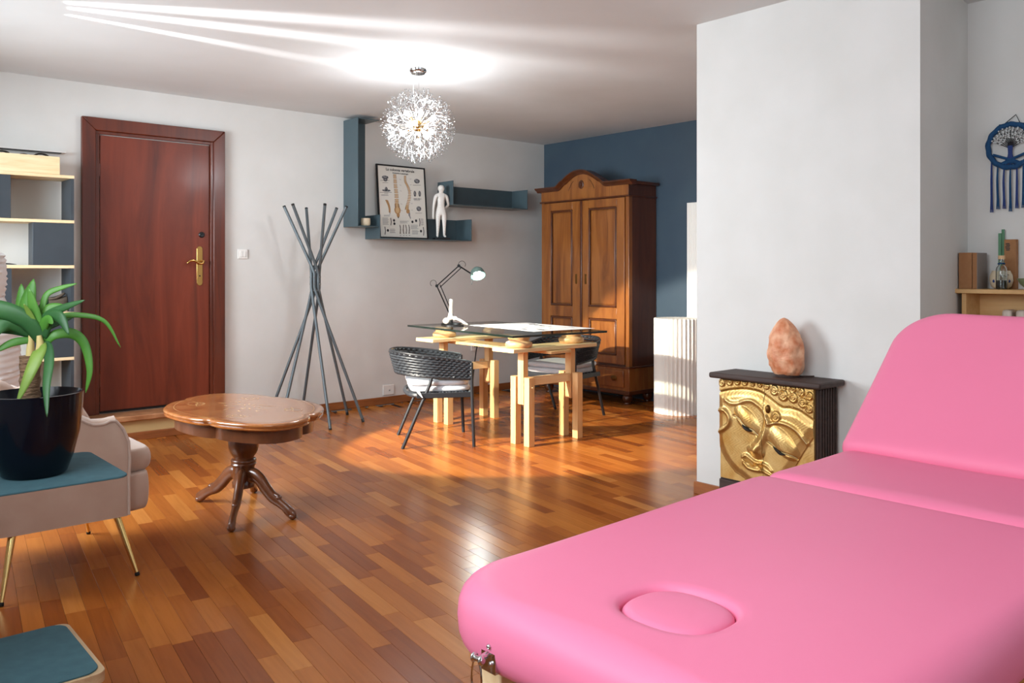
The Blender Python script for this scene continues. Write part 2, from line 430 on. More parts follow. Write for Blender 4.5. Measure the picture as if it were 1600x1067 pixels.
for d, ctr, L in near[:300]:
    o = bpy.data.objects.new('plank', lens_mesh[L][0]); COL.objects.link(o); o.parent = floor; o.location = ctr; o.rotation_euler = (0, 0, -PA)
mb = MB(); rm = Matrix.Rotation(-PA, 4, 'Z')
for d, ctr, L in rest:
    vs = []
    for p in lens_mesh[L][1].v:
        q = rm @ Vector(p) + ctr; q = rm.inverted() @ Vector((min(max(q.x, XL), XR + .09), min(max(q.y, YF), YB), q.z)); vs.append(tuple(q))
    mb.add(vs, lens_mesh[L][1].f)
mb.build('parquet_strips', 'plank_far', floor, smooth=0, kind='stuff').rotation_euler = (0, 0, -PA)

struct(B(XL - .1, XR + .2, YF - .1, YB + .15, H, H + .12).build('ceiling', 'ceil'))
struct(B(XL - .1, XR + .2, YB, YB + .15, -.05, H).build('wall_back', 'paint'))
struct(B(XR, XR + .15, 2.90, YB, -.05, H).build('wall_right', 'blue_paint'))
struct(MB().prism([(3.986, 2.943), (XR + .15, 2.943), (XR + .15, 1.767), (4.76, 1.767), (3.986, 1.686)], -.05, H).build('wall_pier', 'paint', smooth=0))
struct(B(4.76, 4.9, YF, 1.767, -.05, H).build('wall_recess', 'paint'))

def window_wall(name, fixed, lo, hi, opens, axis):
    mb = MB()
    def bx(a0, a1, z0, z1):
        if axis == 'x': mb.box(fixed - .15, fixed, a0, a1, z0, z1)
        else: mb.box(a0, a1, fixed - .15, fixed, z0, z1)
    cur = lo
    for a0, a1, z0, z1 in opens:
        bx(cur, a0, -.05, H); bx(a0, a1, -.05, z0); bx(a0, a1, z1, H); cur = a1
    bx(cur, hi, -.05, H)
    return struct(mb.build(name, 'paint', smooth=0))
window_wall('wall_left', XL, YF, YB, [(0.0, 2.4, 1.3, 2.55), (4.2, 6.1, 0.85, 2.55)], 'x')
window_wall('wall_front', YF, XL, 4.76, [(0.7, 3.7, 0.8, 2.55)], 'y')
def window(idx, fixed, a0, a1, z0, z1, axis):
    def bx(mb, b0, b1, y0, y1, d0, d1):
        if axis == 'x': mb.box(fixed + d0, fixed + d1, b0, b1, y0, y1)
        else: mb.box(b0, b1, fixed + d0, fixed + d1, y0, y1)
    f = MB(); t = 0.06; mid = (a0 + a1) / 2
    bx(f, a0, a1, z0, z0 + t, -.11, -.05); bx(f, a0, a1, z1 - t, z1, -.11, -.05)
    for c in (a0 + t / 2, mid, a1 - t / 2): bx(f, c - t / 2, c + t / 2, z0 + t, z1 - t, -.11, -.05)
    o = struct(f.build('window_%d' % idx, 'white_plastic', smooth=0))
    for b0, b1 in ((a0 + t, mid - t / 2), (mid + t / 2, a1 - t)):
        g = MB(); bx(g, b0, b1, z0 + t, z1 - t, -.084, -.078); g.build('pane', 'pane', o, smooth=0)
window(1, XL, 0.0, 2.4, 1.3, 2.55, 'x'); window(2, XL, 4.2, 6.1, 0.85, 2.55, 'x'); window(3, YF, 0.7, 3.7, 0.8, 2.55, 'y')  # third window is unseen, added behind the camera to fill the back wall

# skirting boards
def skirt(name, x0, x1, y0, y1): struct(B(x0, x1, y0, y1, 0, 0.072).build(name, 'skirting', bevel=.004))
skirt('baseboard_back', 2.84, XR, YB - .014, YB)
skirt('baseboard_right', XR - .014, XR, 2.943, 5.0)
skirt('baseboard_pier', 3.972, 3.986, 1.686, 2.957)
skirt('baseboard_pier_side', 3.986, XR, 2.943, 2.957)

# ---------------------------------------------------------------- entrance door with casing and stone step
door = bpy.data.objects.new('door_1', None); COL.objects.link(door); struct(door); door.location = (2.26, YB, 0.19)
door['label'] = 'closed dark mahogany entrance door in a wide wooden casing'
fx0, fx1, fz0, fz1, cw = 1.711, 2.806, 0.19, 2.443, 0.098
yf0, yf1 = YB - .045, YB
for nm, poly in (('casing_side', [(fx0, fz0), (fx0 + cw, fz0), (fx0 + cw, fz1 - cw), (fx0, fz1)]), ('casing_side', [(fx1, fz0), (fx1, fz1), (fx1 - cw, fz1 - cw), (fx1 - cw, fz0)]),
                 ('casing_head', [(fx0, fz1), (fx0 + cw, fz1 - cw), (fx1 - cw, fz1 - cw), (fx1, fz1)])):
    MB().prism(poly, yf0, yf1, 'y').build(nm, 'doorframe', door, bevel=.006, world=True, fixn=True)
for nm, b in (('jamb', (fx0 + cw, fx0 + cw + .028, yf0 + .02, yf1, fz0, fz1 - cw)), ('jamb', (fx1 - cw - .022, fx1 - cw, yf0 + .012, yf1, fz0, fz1 - cw)), ('jamb_head', (fx0 + cw, fx1 - cw, yf0 + .016, yf1, fz1 - cw - .024, fz1 - cw))):
    B(*b).build(nm, 'doorframe', door, bevel=.003, world=True)
lx0, lx1, lz1 = fx0 + cw + .034, fx1 - cw - .026, fz1 - cw - .03
leaf = B(lx0, lx1, yf0 + .03, yf1 - .002, fz0 + .022, lz1).build('leaf', 'door', door, bevel=.003, world=True)
B(lx0 - .007, lx1 + .005, yf0 + .036, yf1 - .001, fz0 + .004, fz0 + .022).build('sill_gap', 'black', door, world=True)
yl = yf0 + .03
pl = MB(); outline = [(2.602 + .024 * math.cos(t) , 1.46 + .024 * math.sin(t)) for t in np.linspace(0, PI, 9)] + [(2.602 - .024 + .048 * k / 1, 1.17) for k in ()] + [(2.602 + .024 * math.cos(t), 1.185 + .024 * math.sin(t)) for t in np.linspace(PI, 2 * PI, 9)]
pl.prism(outline, yl - .006, yl, 'y'); plate = pl.build('handle_plate', 'brass', leaf, world=True, bevel=.002, fixn=True)
hd = MB(); hd.tube([(2.615, yl - .004, 1.36), (2.615, yl - .05, 1.36)], .010, 10)
hd.tube(spline([(2.618, yl - .05, 1.362), (2.605, yl - .052, 1.343), (2.575, yl - .052, 1.345), (2.54, yl - .052, 1.365), (2.505, yl - .052, 1.362), (2.483, yl - .052, 1.343)], 5), [.010] * 20 + [.008] * 5 + [.005], 10)
hd.build('lever', 'brass', leaf, world=True)
kh = MB(); kh.lathe([(.0, 0), (.006, 0), (.006, .002), (0, .002)], 12); kh.xf(Matrix.Translation((2.602, yl - .006, 1.24)) @ Matrix.Rotation(R(90), 4, 'X')); kh.build('keyhole', 'black', leaf, world=True)
lk = MB(); lk.lathe([(.0, 0), (.024, 0), (.024, .006), (.018, .012), (.010, .012), (.008, .009), (0, .009)], 20); lk.xf(Matrix.Translation((2.618, yl, 1.578)) @ Matrix.Rotation(R(90), 4, 'X')); lk.build('lock_cylinder', 'black', leaf, world=True)
for z in (.45, 1.25, 2.05):
    MB().tube([(lx0 - .004, yl - .002, z - .05), (lx0 - .004, yl - .002, z + .05)], .007, 8).build('hinge', 'doorframe', door, world=True)

st = thing('door_step', 'low stone-topped step in front of the mahogany door', 'step', (2.26, 6.76, 0))
B(1.62, 2.84, 6.640, YB, .148, .19).build('stone_slab', 'stone', st, bevel=.008, world=True)
B(1.64, 2.82, 6.672, YB, 0.0, .148).build('riser', 'riser', st, world=True)
B(1.64, 2.82, 6.650, 6.672, 0.0, .06).build('skirting_strip', 'skirting', st, bevel=.003, world=True)

# light switch and sockets
def wall_plate(name, label, x, z, wd, ht, rockers, cat):
    t = thing(name, label, cat, (x, YB, z - ht / 2))
    B(x - wd / 2, x + wd / 2, YB - .010, YB, z - ht / 2, z + ht / 2).build('plate', 'white_plastic', t, bevel=.003, world=True)
    for k in range(rockers):
        w2 = wd * .62 / rockers; x0 = x - wd * .31 + k * w2
        B(x0 + .001, x0 + w2 - .001, YB - .015, YB - .010, z - ht * .3, z + ht * .3).build('rocker', 'white_plastic', t, bevel=.002, world=True)
    return t
wall_plate('light_switch', 'white double light switch beside the mahogany door', 2.973, 1.425, .088, .082, 2, 'switch')
s1 = wall_plate('wall_socket', 'white surface socket box low on the wall by the coat rack', 4.433, .135, .125, .095, 0, 'socket')
MB().lathe([(0, 0), (.006, 0), (.006, .003), (0, .003)], 10).xf(Matrix.Translation((4.44, YB - .010, .13)) @ Matrix.Rotation(R(90), 4, 'X')).build('screw', 'grey_ink', s1, world=True)
s2 = wall_plate('wall_socket', 'small white socket with a black plug behind the woven chair', 5.50, .49, .10, .09, 0, 'socket')
MB().tube(spline([(5.49, YB - .01, .49), (5.49, YB - .05, .49), (5.47, YB - .06, .44), (5.45, YB - .04, .2), (5.44, YB - .03, .02)], 6), .006, 6).build('plug_cable', 'black', s2, world=True)

# ================================================================== MASSAGE TABLE (foreground right)
def rrect_r(th, cx, cy, x0, x1, y0, y1, rc):
    """distance from (cx,cy) along angle th to a rounded rectangle; rc = corner radii (x0y0,x1y0,x1y1,x0y1)"""
    dx, dy = math.cos(th), math.sin(th); lo, hi = 0.0, 3.0
    def inside(x, y):
        if not (x0 <= x <= x1 and y0 <= y <= y1): return False
        for (kx, ky, sx, sy), r in zip(((x0, y0, 1, 1), (x1, y0, -1, 1), (x1, y1, -1, -1), (x0, y1, 1, -1)), rc):
            ax, ay = kx + sx * r, ky + sy * r
            if (x - ax) * sx < 0 and (y - ay) * sy < 0 and math.hypot(x - ax, y - ay) > r: return False
        return True
    for _ in range(34):
        m = (lo + hi) / 2
        if inside(cx + dx * m, cy + dy * m): lo = m
        else: hi = m
    return lo
def pad(x0, x1, y0, y1, T, rc, edge, hole=None, n=160, crown=.006, sag=None):
    """upholstered pad, top at z=0; polar mesh about the hole (or the middle)"""
    cx, cy = (hole[0], hole[1]) if hole else ((x0 + x1) / 2, (y0 + y1) / 2)
    angs = []
    base = [2 * PI * j / n for j in range(n)]
    for kx, ky in ((x0, y0), (x1, y0), (x1, y1), (x0, y1)):        # extra rays at the corners
        a = math.atan2(ky - cy, kx - cx) % (2 * PI)
        base += [(a + d) % (2 * PI) for d in np.linspace(-.16, .16, 17)]
    angs = sorted(set(round(a, 5) for a in base))
    Rr = [rrect_r(a, cx, cy, x0, x1, y0, y1, rc) for a in angs]
    rings = []
    def ringh(fr_fn, z_fn):
        rings.append([(cx + math.cos(a) * fr_fn(a, r), cy + math.sin(a) * fr_fn(a, r), z_fn(a, r)) for a, r in zip(angs, Rr)])
    if hole:
        def hr(a):
            return 1 / (abs(math.cos(a) / hole[2]) ** 2.5 + abs(math.sin(a) / hole[3]) ** 2.5) ** .4
        ringh(lambda a, r: hr(a) * .15, lambda a, r: -.001)
        ringh(lambda a, r: hr(a) * .5, lambda a, r: -.002)
        ringh(lambda a, r: hr(a) * .8, lambda a, r: -.004)
        ringh(lambda a, r: hr(a) * .92, lambda a, r: -.007)
        ringh(lambda a, r: hr(a) * .975, lambda a, r: -.012)
        ringh(lambda a, r: hr(a) * 1.0, lambda a, r: -.022)
        ringh(lambda a, r: hr(a) * 1.014, lambda a, r: -.013)
        ringh(lambda a, r: hr(a) * 1.05, lambda a, r: -.005)
        ringh(lambda a, r: hr(a) * 1.14, lambda a, r: -.001)
        ringh(lambda a, r: hr(a) * 1.3, lambda a, r: .0)
        start = lambda a: hr(a) * 1.3
    else:
        ringh(lambda a, r: r * .05, lambda a, r: 0)
        start = lambda a: .05
    for t in (.2, .4, .6, .8, .92):
        if hole: ringh(lambda a, r, t=t: lerp(start(a), r - edge, t), lambda a, r: 0)
        else: ringh(lambda a, r, t=t: lerp(r * .05, r - edge, t), lambda a, r: 0)
    for k in range(13):
        q = k / 12 * PI
        ringh(lambda a, r, q=q: r - edge + edge * math.sin(q) * 1.0, lambda a, r, q=q: -T / 2 + T / 2 * math.copysign(abs(math.cos(q)) ** .75, math.cos(q)))
    ringh(lambda a, r: r * .5, lambda a, r: -T)
    return MB().loops(rings, True, True)

MX0, MY0, MY1, MZ = 0.845, 0.45, 1.215, 0.760
mt = thing('massage_table', 'pink padded massage table with a raised backrest and oval face plug', 'massage table', (1.6, 0.83, 0))
def place_pad(mb, name, mtx):
    mb.xf(mtx); return mb.build(name, 'pink', mt, smooth=60, world=True, fixn=True)
padA = place_pad(pad(MX0, 1.952, MY0, MY1, .125, (.16, .03, .03, .16), .060, hole=(1.055, .825, .078, .085)), 'leg_cushion', Matrix.Translation((0, 0, MZ)))
place_pad(pad(1.935, 2.375, MY0, MY1, .10, (.03, .03, .03, .03), .060), 'seat_cushion', Matrix.Translation((0, 0, MZ + .004)))
LB = .61; AB = R(40)
place_pad(pad(0, LB, MY0, MY1, .10, (.03, .15, .15, .03), .052), 'backrest_cushion', Matrix.Translation((2.335, 0, MZ + .012)) @ Matrix.Rotation(-AB, 4, 'Y'))
fr = MB()
fr.box(MX0 + .16, 1.95, MY0 + .14, MY0 + .165, MZ - .185, MZ - .124); fr.box(MX0 + .16, 1.95, MY1 - .165, MY1 - .14, MZ - .185, MZ - .124)
fr.box(MX0 + .14, MX0 + .165, MY0 + .14, MY1 - .14, MZ - .185, MZ - .124); fr.box(1.92, 1.94, MY0 + .14, MY1 - .14, MZ - .185, MZ - .124)
fr.box(1.99, 2.36, MY0 + .14, MY0 + .165, MZ - .165, MZ - .095); fr.box(1.99, 2.36, MY1 - .165, MY1 - .14, MZ - .165, MZ - .095)
fr.build('frame_rail', 'pine', mt, bevel=.004, world=True)
for x, y in ((MX0 + .075, MY0 + .10), (MX0 + .075, MY1 - .10), (2.30, MY0 + .10), (2.30, MY1 - .10)):
    B(x, x + .045, y - .025, y + .025, 0.012, MZ - .122 if x < 2 else MZ - .096).build('leg', 'pine', mt, bevel=.004, world=True)
for x, y in ((MX0 + .075, MY0 + .10), (MX0 + .075, MY1 - .10), (2.30, MY0 + .10), (2.30, MY1 - .10)):
    B(x - .003, x + .048, y - .028, y + .028, 0, .014).build('foot_pad', 'black_cap', mt, world=True)
for y in (MY0 + .07, MY1 - .07):
    MB().bar((MX0 + .12, y, .35), (1.5, y, MZ - .12), .02, .035).build('brace', 'pine', mt, bevel=.003, world=True)
    MB().bar((2.30, y, .35), (1.9, y, MZ - .12), .02, .035).build('brace', 'pine', mt, bevel=.003, world=True)
    MB().bar((2.40, y, .62), (2.62, y, .86), .02, .03).build('backrest_strut', 'pine', mt, bevel=.003, world=True)
mt.rotation_euler = (0, 0, R(1.0))
# chrome latch on the foot end
lt = MB(); cyL, czL, xL = 1.035, MZ - .080, MX0 + .003
poly = [(cyL + .017 * math.cos(t), czL + .006 + .017 * math.sin(t)) for t in np.linspace(0, PI, 11)] + [(cyL - .017, czL - .03), (cyL + .017, czL - .03)]
lt.prism(poly, xL - .002, xL + .03, 'x'); latch = lt.build('latch_plate', 'chrome', mt, bevel=.001, world=True, fixn=True)
l2 = MB(); l2.tube([(xL - .02, cyL + .016, czL - .004), (xL - .02, cyL - .010, czL - .004)], .0045, 10)
for dy in (.012, -.006): l2.sphere((xL - .02, cyL + dy, czL - .004), (.008, .004, .008), 10, 8)
l2.tube([(xL, cyL, czL), (xL - .02, cyL, czL - .004)], .005, 8); l2.sphere((xL - .003, cyL - .004, czL + .012), .0045, 8, 6); l2.sphere((xL - .003, cyL - .008, czL - .014), .0045, 8, 6)
l2.build('latch_barrel', 'chrome', latch, world=True)
ring = [(xL - .022, cyL + .004 + .012 * math.cos(t), czL - .038 + (.034 if math.sin(t) > 0 else .022) * math.sin(t)) for t in np.linspace(0, 2 * PI, 28)[:-1]]
MB().tube(ring, .0016, 6, closed=True).build('wire_loop', 'chrome', latch, world=True)

# ================================================================== ARMCHAIR (left, faces +X)
ac = thing('armchair', 'beige velvet tub armchair with slender gold legs behind the potted plant', 'armchair', (0.86, 4.07, 0))
def upath(hw, xb, xf, rc, n=40):
    """U-shaped plan from the near arm front round the back to the far arm front (local)"""
    pts = [(xf, -hw), (xb + rc, -hw)]
    pts2 = []
    for k in range(9): pts2.append((lerp(xf, xb + rc, k / 9), -hw))
    for k in range(11):
        t = -PI / 2 - PI / 2 * k / 10; pts2.append((xb + rc + rc * math.cos(t), -hw + rc + rc * math.sin(t)))
    for k in range(1, 8): pts2.append((xb, lerp(-hw + rc, hw - rc, k / 8)))
    for k in range(11):
        t = PI - PI / 2 * k / 10; pts2.append((xb + rc + rc * math.cos(t), hw - rc + rc * math.sin(t)))
    for k in range(1, 10): pts2.append((lerp(xb + rc, xf, k / 9), hw))
    return pts2
HWID = .32
out = upath(HWID, -.36, .255, .20); inn = upath(HWID - .075, -.285, .255, .14)
def ztop(x):
    """height of the shell top at local x: back high, dip, rounded arm bump"""
    key = [(-.40, .80), (-.22, .80), (-.08, .755), (.05, .69), (.11, .655), (.15, .648), (.20, .662), (.235, .648), (.25, .62), (.257, .57)]
    if x <= key[0][0]: return key[0][1]
    for (a, za), (b, zb) in zip(key, key[1:]):
        if x <= b:
            t = (x - a) / (b - a); t = t * t * (3 - 2 * t) if abs(za - zb) > .03 else t
            return lerp(za, zb, t)
    return key[-1][1]
rings = []
for (ox, oy), (ix, iy) in zip(out, inn):
    zt = ztop(ox); zb = .245
    rings.append([(ox, oy, zb), (ox, oy, lerp(zb, zt, .5)), (ox, oy, zt - .012), (lerp(ox, ix, .12), lerp(oy, iy, .12), zt), (lerp(ox, ix, .5), lerp(oy, iy, .5), zt + .012), (lerp(ox, ix, .88), lerp(oy, iy, .88), zt), (ix, iy, zt - .015), (ix, iy, lerp(zb, zt, .5)), (ix, iy, zb)])
MB().loops(rings).build('shell', 'beige', ac, smooth=50, fixn=True)
pp = [(ox * 1.0, oy, ztop(ox) - .006) for ox, oy in out]
pp = [(.259, -HWID - .002, .25), (.259, -HWID - .002, .40), (.259, -HWID - .002, .56)] + [(p[0], p[1] * 1.006, p[2]) for p in pp[1:-1]] + [(.259, HWID + .002, .56), (.259, HWID + .002, .25)]
MB().tube(spline(pp, 2), .006, 6).build('piping', 'piping', ac)
# channel-tufted inner back
mid = upath(HWID - .085, -.275, .05, .13)
acc = 0; arc = [0]
for a, b in zip(mid, mid[1:]): acc += math.hypot(b[0] - a[0], b[1] - a[1]); arc.append(acc)
rings = []
fine = []
for k in range(161):
    s = acc * k / 160
    for i in range(len(arc) - 1):
        if arc[i] <= s <= arc[i + 1] + 1e-9:
            t = (s - arc[i]) / max(arc[i + 1] - arc[i], 1e-9); fine.append((Vector((lerp(mid[i][0], mid[i + 1][0], t), lerp(mid[i][1], mid[i + 1][1], t), 0)), s)); break
for k, (p, s) in enumerate(fine):
    q0 = fine[max(k - 1, 0)][0]; q1 = fine[min(k + 1, len(fine) - 1)][0]; d = (q1 - q0).normalized(); nrm = Vector((d.y, -d.x, 0))
    if nrm.dot(Vector((.05, 0, 0)) - p) < 0: nrm = -nrm
    bulge = abs(math.sin(s / acc * PI * 9)) ** .5
    zt = ztop(p.x - .05) + .004 + .022 * bulge - .02
    prof = [(-.045, zt - .03), (-.03, zt - .004), (0, zt + .006), (.02 + .012 * bulge, zt - .02), (.026 + .02 * bulge, zt - .10), (.026 + .02 * bulge, .50), (.0, .47), (-.04, .47)]
    rings.append([(p.x + nrm.x * a, p.y + nrm.y * a, z) for a, z in prof])
MB().loops(rings).build('tufted_back', 'beige', ac, smooth=70, fixn=True)
def cushion(x0, x1, y0, y1, z0, z1, r, name, m, parent, n=56, puff=.01, world=False, e=.3):
    """soft rounded cushion"""
    cx, cy = (x0 + x1) / 2, (y0 + y1) / 2; rings = []
    def outl(ins):
        pts = []
        for j in range(n):
            t = 2 * PI * j / n; c, s = math.cos(t), math.sin(t)
            k = 1 / (abs(c) ** (2 / e) + abs(s) ** (2 / e)) ** (e / 2)
            pts.append((cx + c * k * ((x1 - x0) / 2 - ins), cy + s * k * ((y1 - y0) / 2 - ins)))
        return pts
    T = z1 - z0
    for k in range(11):
        q = -PI / 2 + PI * k / 10
        rings.append([(a, b, (z0 + z1) / 2 + T / 2 * math.sin(q)) for a, b in outl(r * (1 - math.cos(q)))])
    rings.append([(a, b, z1 + puff * .8) for a, b in outl(r + min(x1 - x0, y1 - y0) * .15)])
    rings.append([(a, b, z1 + puff) for a, b in outl(min(x1 - x0, y1 - y0) * .42)])
    return MB().loops(rings).build(name, m, parent, smooth=60, world=world, fixn=True)
cushion(-.25, .395, -.245, .245, .405, .505, .022, 'seat_cushion', 'beige', ac, e=.22)
cushion(-.30, .375, -.285, .285, .25, .405, .010, 'seat_base', 'beige', ac, puff=0, e=.2)
for sx in (-1, 1):
    for sy in (-1, 1):
        tp = Vector((.215 if sx > 0 else -.16, sy * .27, .27)); ft = Vector((.28 if sx > 0 else -.22, sy * .372, .0))
        lg = MB().tube([tp, lerp(tp, ft, .5), lerp(tp, ft, .96)], [.016, .012, .0075], 12).build('leg', 'gold_leg', ac)
        MB().tube([lerp(tp, ft, .95), lerp(tp, ft, .985) , Vector((ft.x, ft.y, 0))], [.009, .010, .008], 10).build('foot_cap', 'black_cap', lg)

# ================================================================== PLANT STAND and PLANT
ps = thing('plant_stand', 'two-tier plywood plant stand with teal felt tops under the navy pot', 'plant stand', (0.35, 2.52, 0))
def slab(x0, x1, y0, y1, z0, z1, rc, name, m, parent):
    pts = []
    for cx, cy, a in ((x1 - rc, y0 + rc, -90), (x1 - rc, y1 - rc, 0), (x0 + rc, y1 - rc, 90), (x0 + rc, y0 + rc, 180)):
        for k in range(8): t = R(a + 90 * k / 7); pts.append((cx + rc * math.cos(t), cy + rc * math.sin(t)))
    return MB().prism(pts, z0, z1).build(name, m, parent, bevel=.0015, world=True)
t1 = slab(-.02, .695, 2.318, 2.705, .742, .748, .03, 'upper_tier', 'felt', ps)
t2 = slab(-.02, .612, 2.215, 2.60, .268, .296, .03, 'lower_tier', 'ply', ps)
slab(-.02, .600, 2.222, 2.59, .296, .301, .04, 'felt_pad', 'felt', t2)
B(-.02, .0, 2.30, 2.60, 0, .742).build('side_panel', 'ply', ps, bevel=.003, world=True)
B(.0, .10, 2.40, 2.42, .0, .742).build('back_post', 'ply', ps, bevel=.003, world=True)

pot = thing('plant_pot', 'glossy navy glazed pot on the teal felt tier', 'pot', (.507, 2.492, .748))
prof = [(0, 0), (.070, 0), (.078, .006), (.094, .05), (.108, .11), (.115, .17), (.117, .205), (.118, .214), (.113, .215), (.110, .205), (.106, .19)]
MB().lathe(prof, 56).build('body', 'glaze', pot, smooth=60, fixn=True)
MB().lathe([(0, .186), (.05, .188), (.1075, .183)], 40).build('soil', 'soil', pot)
yu = thing('yucca_plant', 'green yucca with strap leaves and a thick stump in the navy pot', 'plant', (.507, 2.492, .9495))
# stump: irregular lathe, placed a little left of the middle
rings = []
for k in range(13):
    z = -.045 + .155 * k / 12
    rings.append([((.0225 + .0015 * math.sin(9 * t + k) + .002 * math.sin(k * 2.1)) * math.cos(t) * (1.05 if k < 11 else 1.1), (.0225 + .0015 * math.cos(7 * t + k)) * math.sin(t), z) for t in np.linspace(0, 2 * PI, 21)[:-1]])
def pl2l(cx, cy, w=0.0):
    """photo-plane offsets (right, up) for the plant, turned into local 3D axes, w = towards the back"""
    u = (cx - 220) * .000474; v = (cy - 786) * -.000474
    return Vector((0.753 * u + 0.658 * w, -0.658 * u + 0.753 * w, v))
stump = MB().loops(rings); off = pl2l(198, 786); stump.v = [(p[0] + off.x, p[1] + off.y, p[2]) for p in stump.v]
stump.build('stump', 'trunk', yu, smooth=60)
MB().tube([pl2l(198, 575), pl2l(200, 520), pl2l(205, 430)], [.011, .010, .006], 10).build('shoot', 'shoot', yu)
MB().tube([pl2l(240, 590, -.01), pl2l(262, 545, -.012), pl2l(270, 490, -.012), pl2l(262, 440, -.012)], [.009, .010, .010, .006], 10).build('shoot', 'shoot', yu)
def leaf(path, depth, wd, m, name='leaf'):
    n = len(path); pts = [pl2l(x, y, lerp(0, depth, i / (n - 1)) if not isinstance(depth, list) else depth[i]) for i, (x, y) in enumerate(path)]
    sp = spline(pts, 7); k = len(sp); vs, fs = [], []
    view = Vector((0.658, 0.753, -.12)).normalized()
    for i, p in enumerate(sp):
        t = i / (k - 1); d = (sp[min(i + 1, k - 1)] - sp[max(i - 1, 0)]).normalized()
        side = d.cross(view); side = side.normalized() if side.length > .05 else Vector((0.753, -0.658, 0))
        nrm = side.cross(d).normalized()
        w2 = wd * 1.3 * .000474 / 2 * (math.sin(PI * min(max(.16 + .84 * t, 0), 1)) ** .7) * 1.06 + .0006
        w2 = w2 if t < .98 else .0005
        for q in (-1, -.5, 0, .5, 1): vs.append(p + side * w2 * q + nrm * (.18 * w2 * (abs(q) - .5)))
    for i in range(k - 1):
        for q in range(4): fs.append((i * 5 + q, i * 5 + q + 1, i * 5 + 6 + q, i * 5 + 5 + q))
    MB().add(vs, fs).build(name, m, yu, smooth=180, thick=.0012)
leaf([(195, 450), (135, 310), (112, 155)], .03, 56, 'leaf')
leaf([(203, 440), (172, 290), (200, 128)], .015, 70, 'leaf')
leaf([(268, 490), (238, 340), (215, 175)], -.02, 50, 'leaf')
leaf([(262, 420), (250, 300), (262, 215), (330, 178), (405, 155)], .05, 24, 'leaf')
leaf([(262, 400), (300, 335), (400, 288), (535, 243)], -.03, 34, 'leaf_d')
leaf([(262, 380), (280, 300), (335, 285), (380, 300)], .03, 34, 'leaf')
leaf([(268, 460), (320, 350), (400, 335), (470, 430)], -.05, 50, 'leaf_d')
leaf([(262, 420), (330, 345), (440, 333), (560, 372), (632, 522)], .07, 20, 'leaf')
leaf([(272, 500), (330, 440), (410, 435), (468, 500), (496, 640), (475, 770)], [0, 0, .02, .03, .03, .03], 40, 'leaf')
leaf([(282, 495), (330, 500), (372, 575), (405, 700), (450, 845)], [-.01, -.03, -.06, -.10, -.135], 40, 'leaf_d')
leaf([(275, 490), (296, 520), (282, 630), (230, 790)], [-.01, -.04, -.07, -.085], 52, 'leaf_y')
leaf([(268, 480), (190, 350), (60, 288), (-60, 300), (-180, 380)], -.09, 70, 'leaf_d')
leaf([(210, 440), (120, 405), (0, 398), (-110, 420)], -.03, 42, 'leaf_d')
leaf([(205, 440), (125, 375), (70, 400), (40, 500), (32, 675)], [0, -.03, -.05, -.06, -.06], 56, 'leaf_d')
leaf([(215, 465), (130, 478), (55, 530)], -.05, 30, 'leaf')
leaf([(200, 450), (140, 385), (75, 362)], .05, 36, 'leaf')
leaf([(255, 470), (225, 340), (205, 262)], -.035, 24, 'leaf_y')
leaf([(210, 430), (290, 380), (380, 330)], .08, 30, 'leaf_d')
leaf([(190, 440), (60, 340), (-60, 330)], .06, 40, 'leaf')
leaf([(265, 440), (290, 380), (330, 350), (372, 372)], -.04, 40, 'leaf')
leaf([(210, 440), (215, 330), (240, 240)], .05, 52, 'leaf_d')
leaf([(200, 445), (150, 400), (120, 420)], .02, 30, 'leaf_y')

# ================================================================== COFFEE TABLE
CT = (1.876, 4.33, 0); ZT = .555
ct = thing('coffee_table', 'oval walnut pedestal coffee table with scalloped edge and floral inlay', 'coffee table', CT)
def ct_out(sc, ins=0.0, n=144):
    pts = []
    for j in range(n):
        t = 2 * PI * j / n
        k = .845 + .175 * abs(math.cos(2 * (t - R(-17)))) ** .5 - .02 * abs(math.sin(4 * (t - R(-17)))) ** 2
        pts.append(((.365 * sc - ins) * k * math.cos(t), (.595 * sc - ins) * k * math.sin(t)))
    return pts
top_rings = []
for ins, z in ((.022, ZT - .040), (.010, ZT - .036), (.004, ZT - .030), (.012, ZT - .026), (.006, ZT - .020), (.0, ZT - .013), (.0, ZT - .008), (.006, ZT - .002), (.016, ZT), (.06, ZT)):
    top_rings.append([(x, y, z) for x, y in ct_out(1, ins)])
tp = MB().loops(top_rings).build('top', 'burl', ct, smooth=50)
MB().loops([[(x, y, ZT - .105) for x, y in ct_out(1, .055)], [(x, y, ZT - .038) for x, y in ct_out(1, .055)]]).build('apron', 'turned', ct, smooth=50)
# floral marquetry: scrolls, sprays and a border line let into the top
il = MB(); z1 = ZT + .0004
def strip(pts, wd):
    pts = [Vector((p[0], p[1], z1)) for p in pts]; vs = []
    for i, p in enumerate(pts):
        d = (pts[min(i + 1, len(pts) - 1)] - pts[max(i - 1, 0)]).normalized(); s = Vector((-d.y, d.x, 0)) * wd / 2 * (.4 + .6 * math.sin(PI * min(1, .1 + i / len(pts))))
        vs += [p - s, p + s]
    il.add(vs, [(2 * i, 2 * i + 1, 2 * i + 3, 2 * i + 2) for i in range(len(pts) - 1)])
rr = random.Random(5)
for a in range(4):
    c0 = Vector((.0, .0, 0)); t0 = R(45 + 90 * a)
    cx, cy = .21 * math.cos(t0), .36 * math.sin(t0)
    for sgn in (1, -1):
        strip([(cx + (.008 + .012 * k / 3) * math.cos(t0 + sgn * k * .55), cy + (.012 + .016 * k / 3) * math.sin(t0 + sgn * k * .55)) for k in range(13)], .006)
        strip([(cx + .07 * k / 8 * math.cos(t0 + sgn * 1.35 + .06 * k), cy + .10 * k / 8 * math.sin(t0 + sgn * 1.35 + .06 * k)) for k in range(9)], .005)
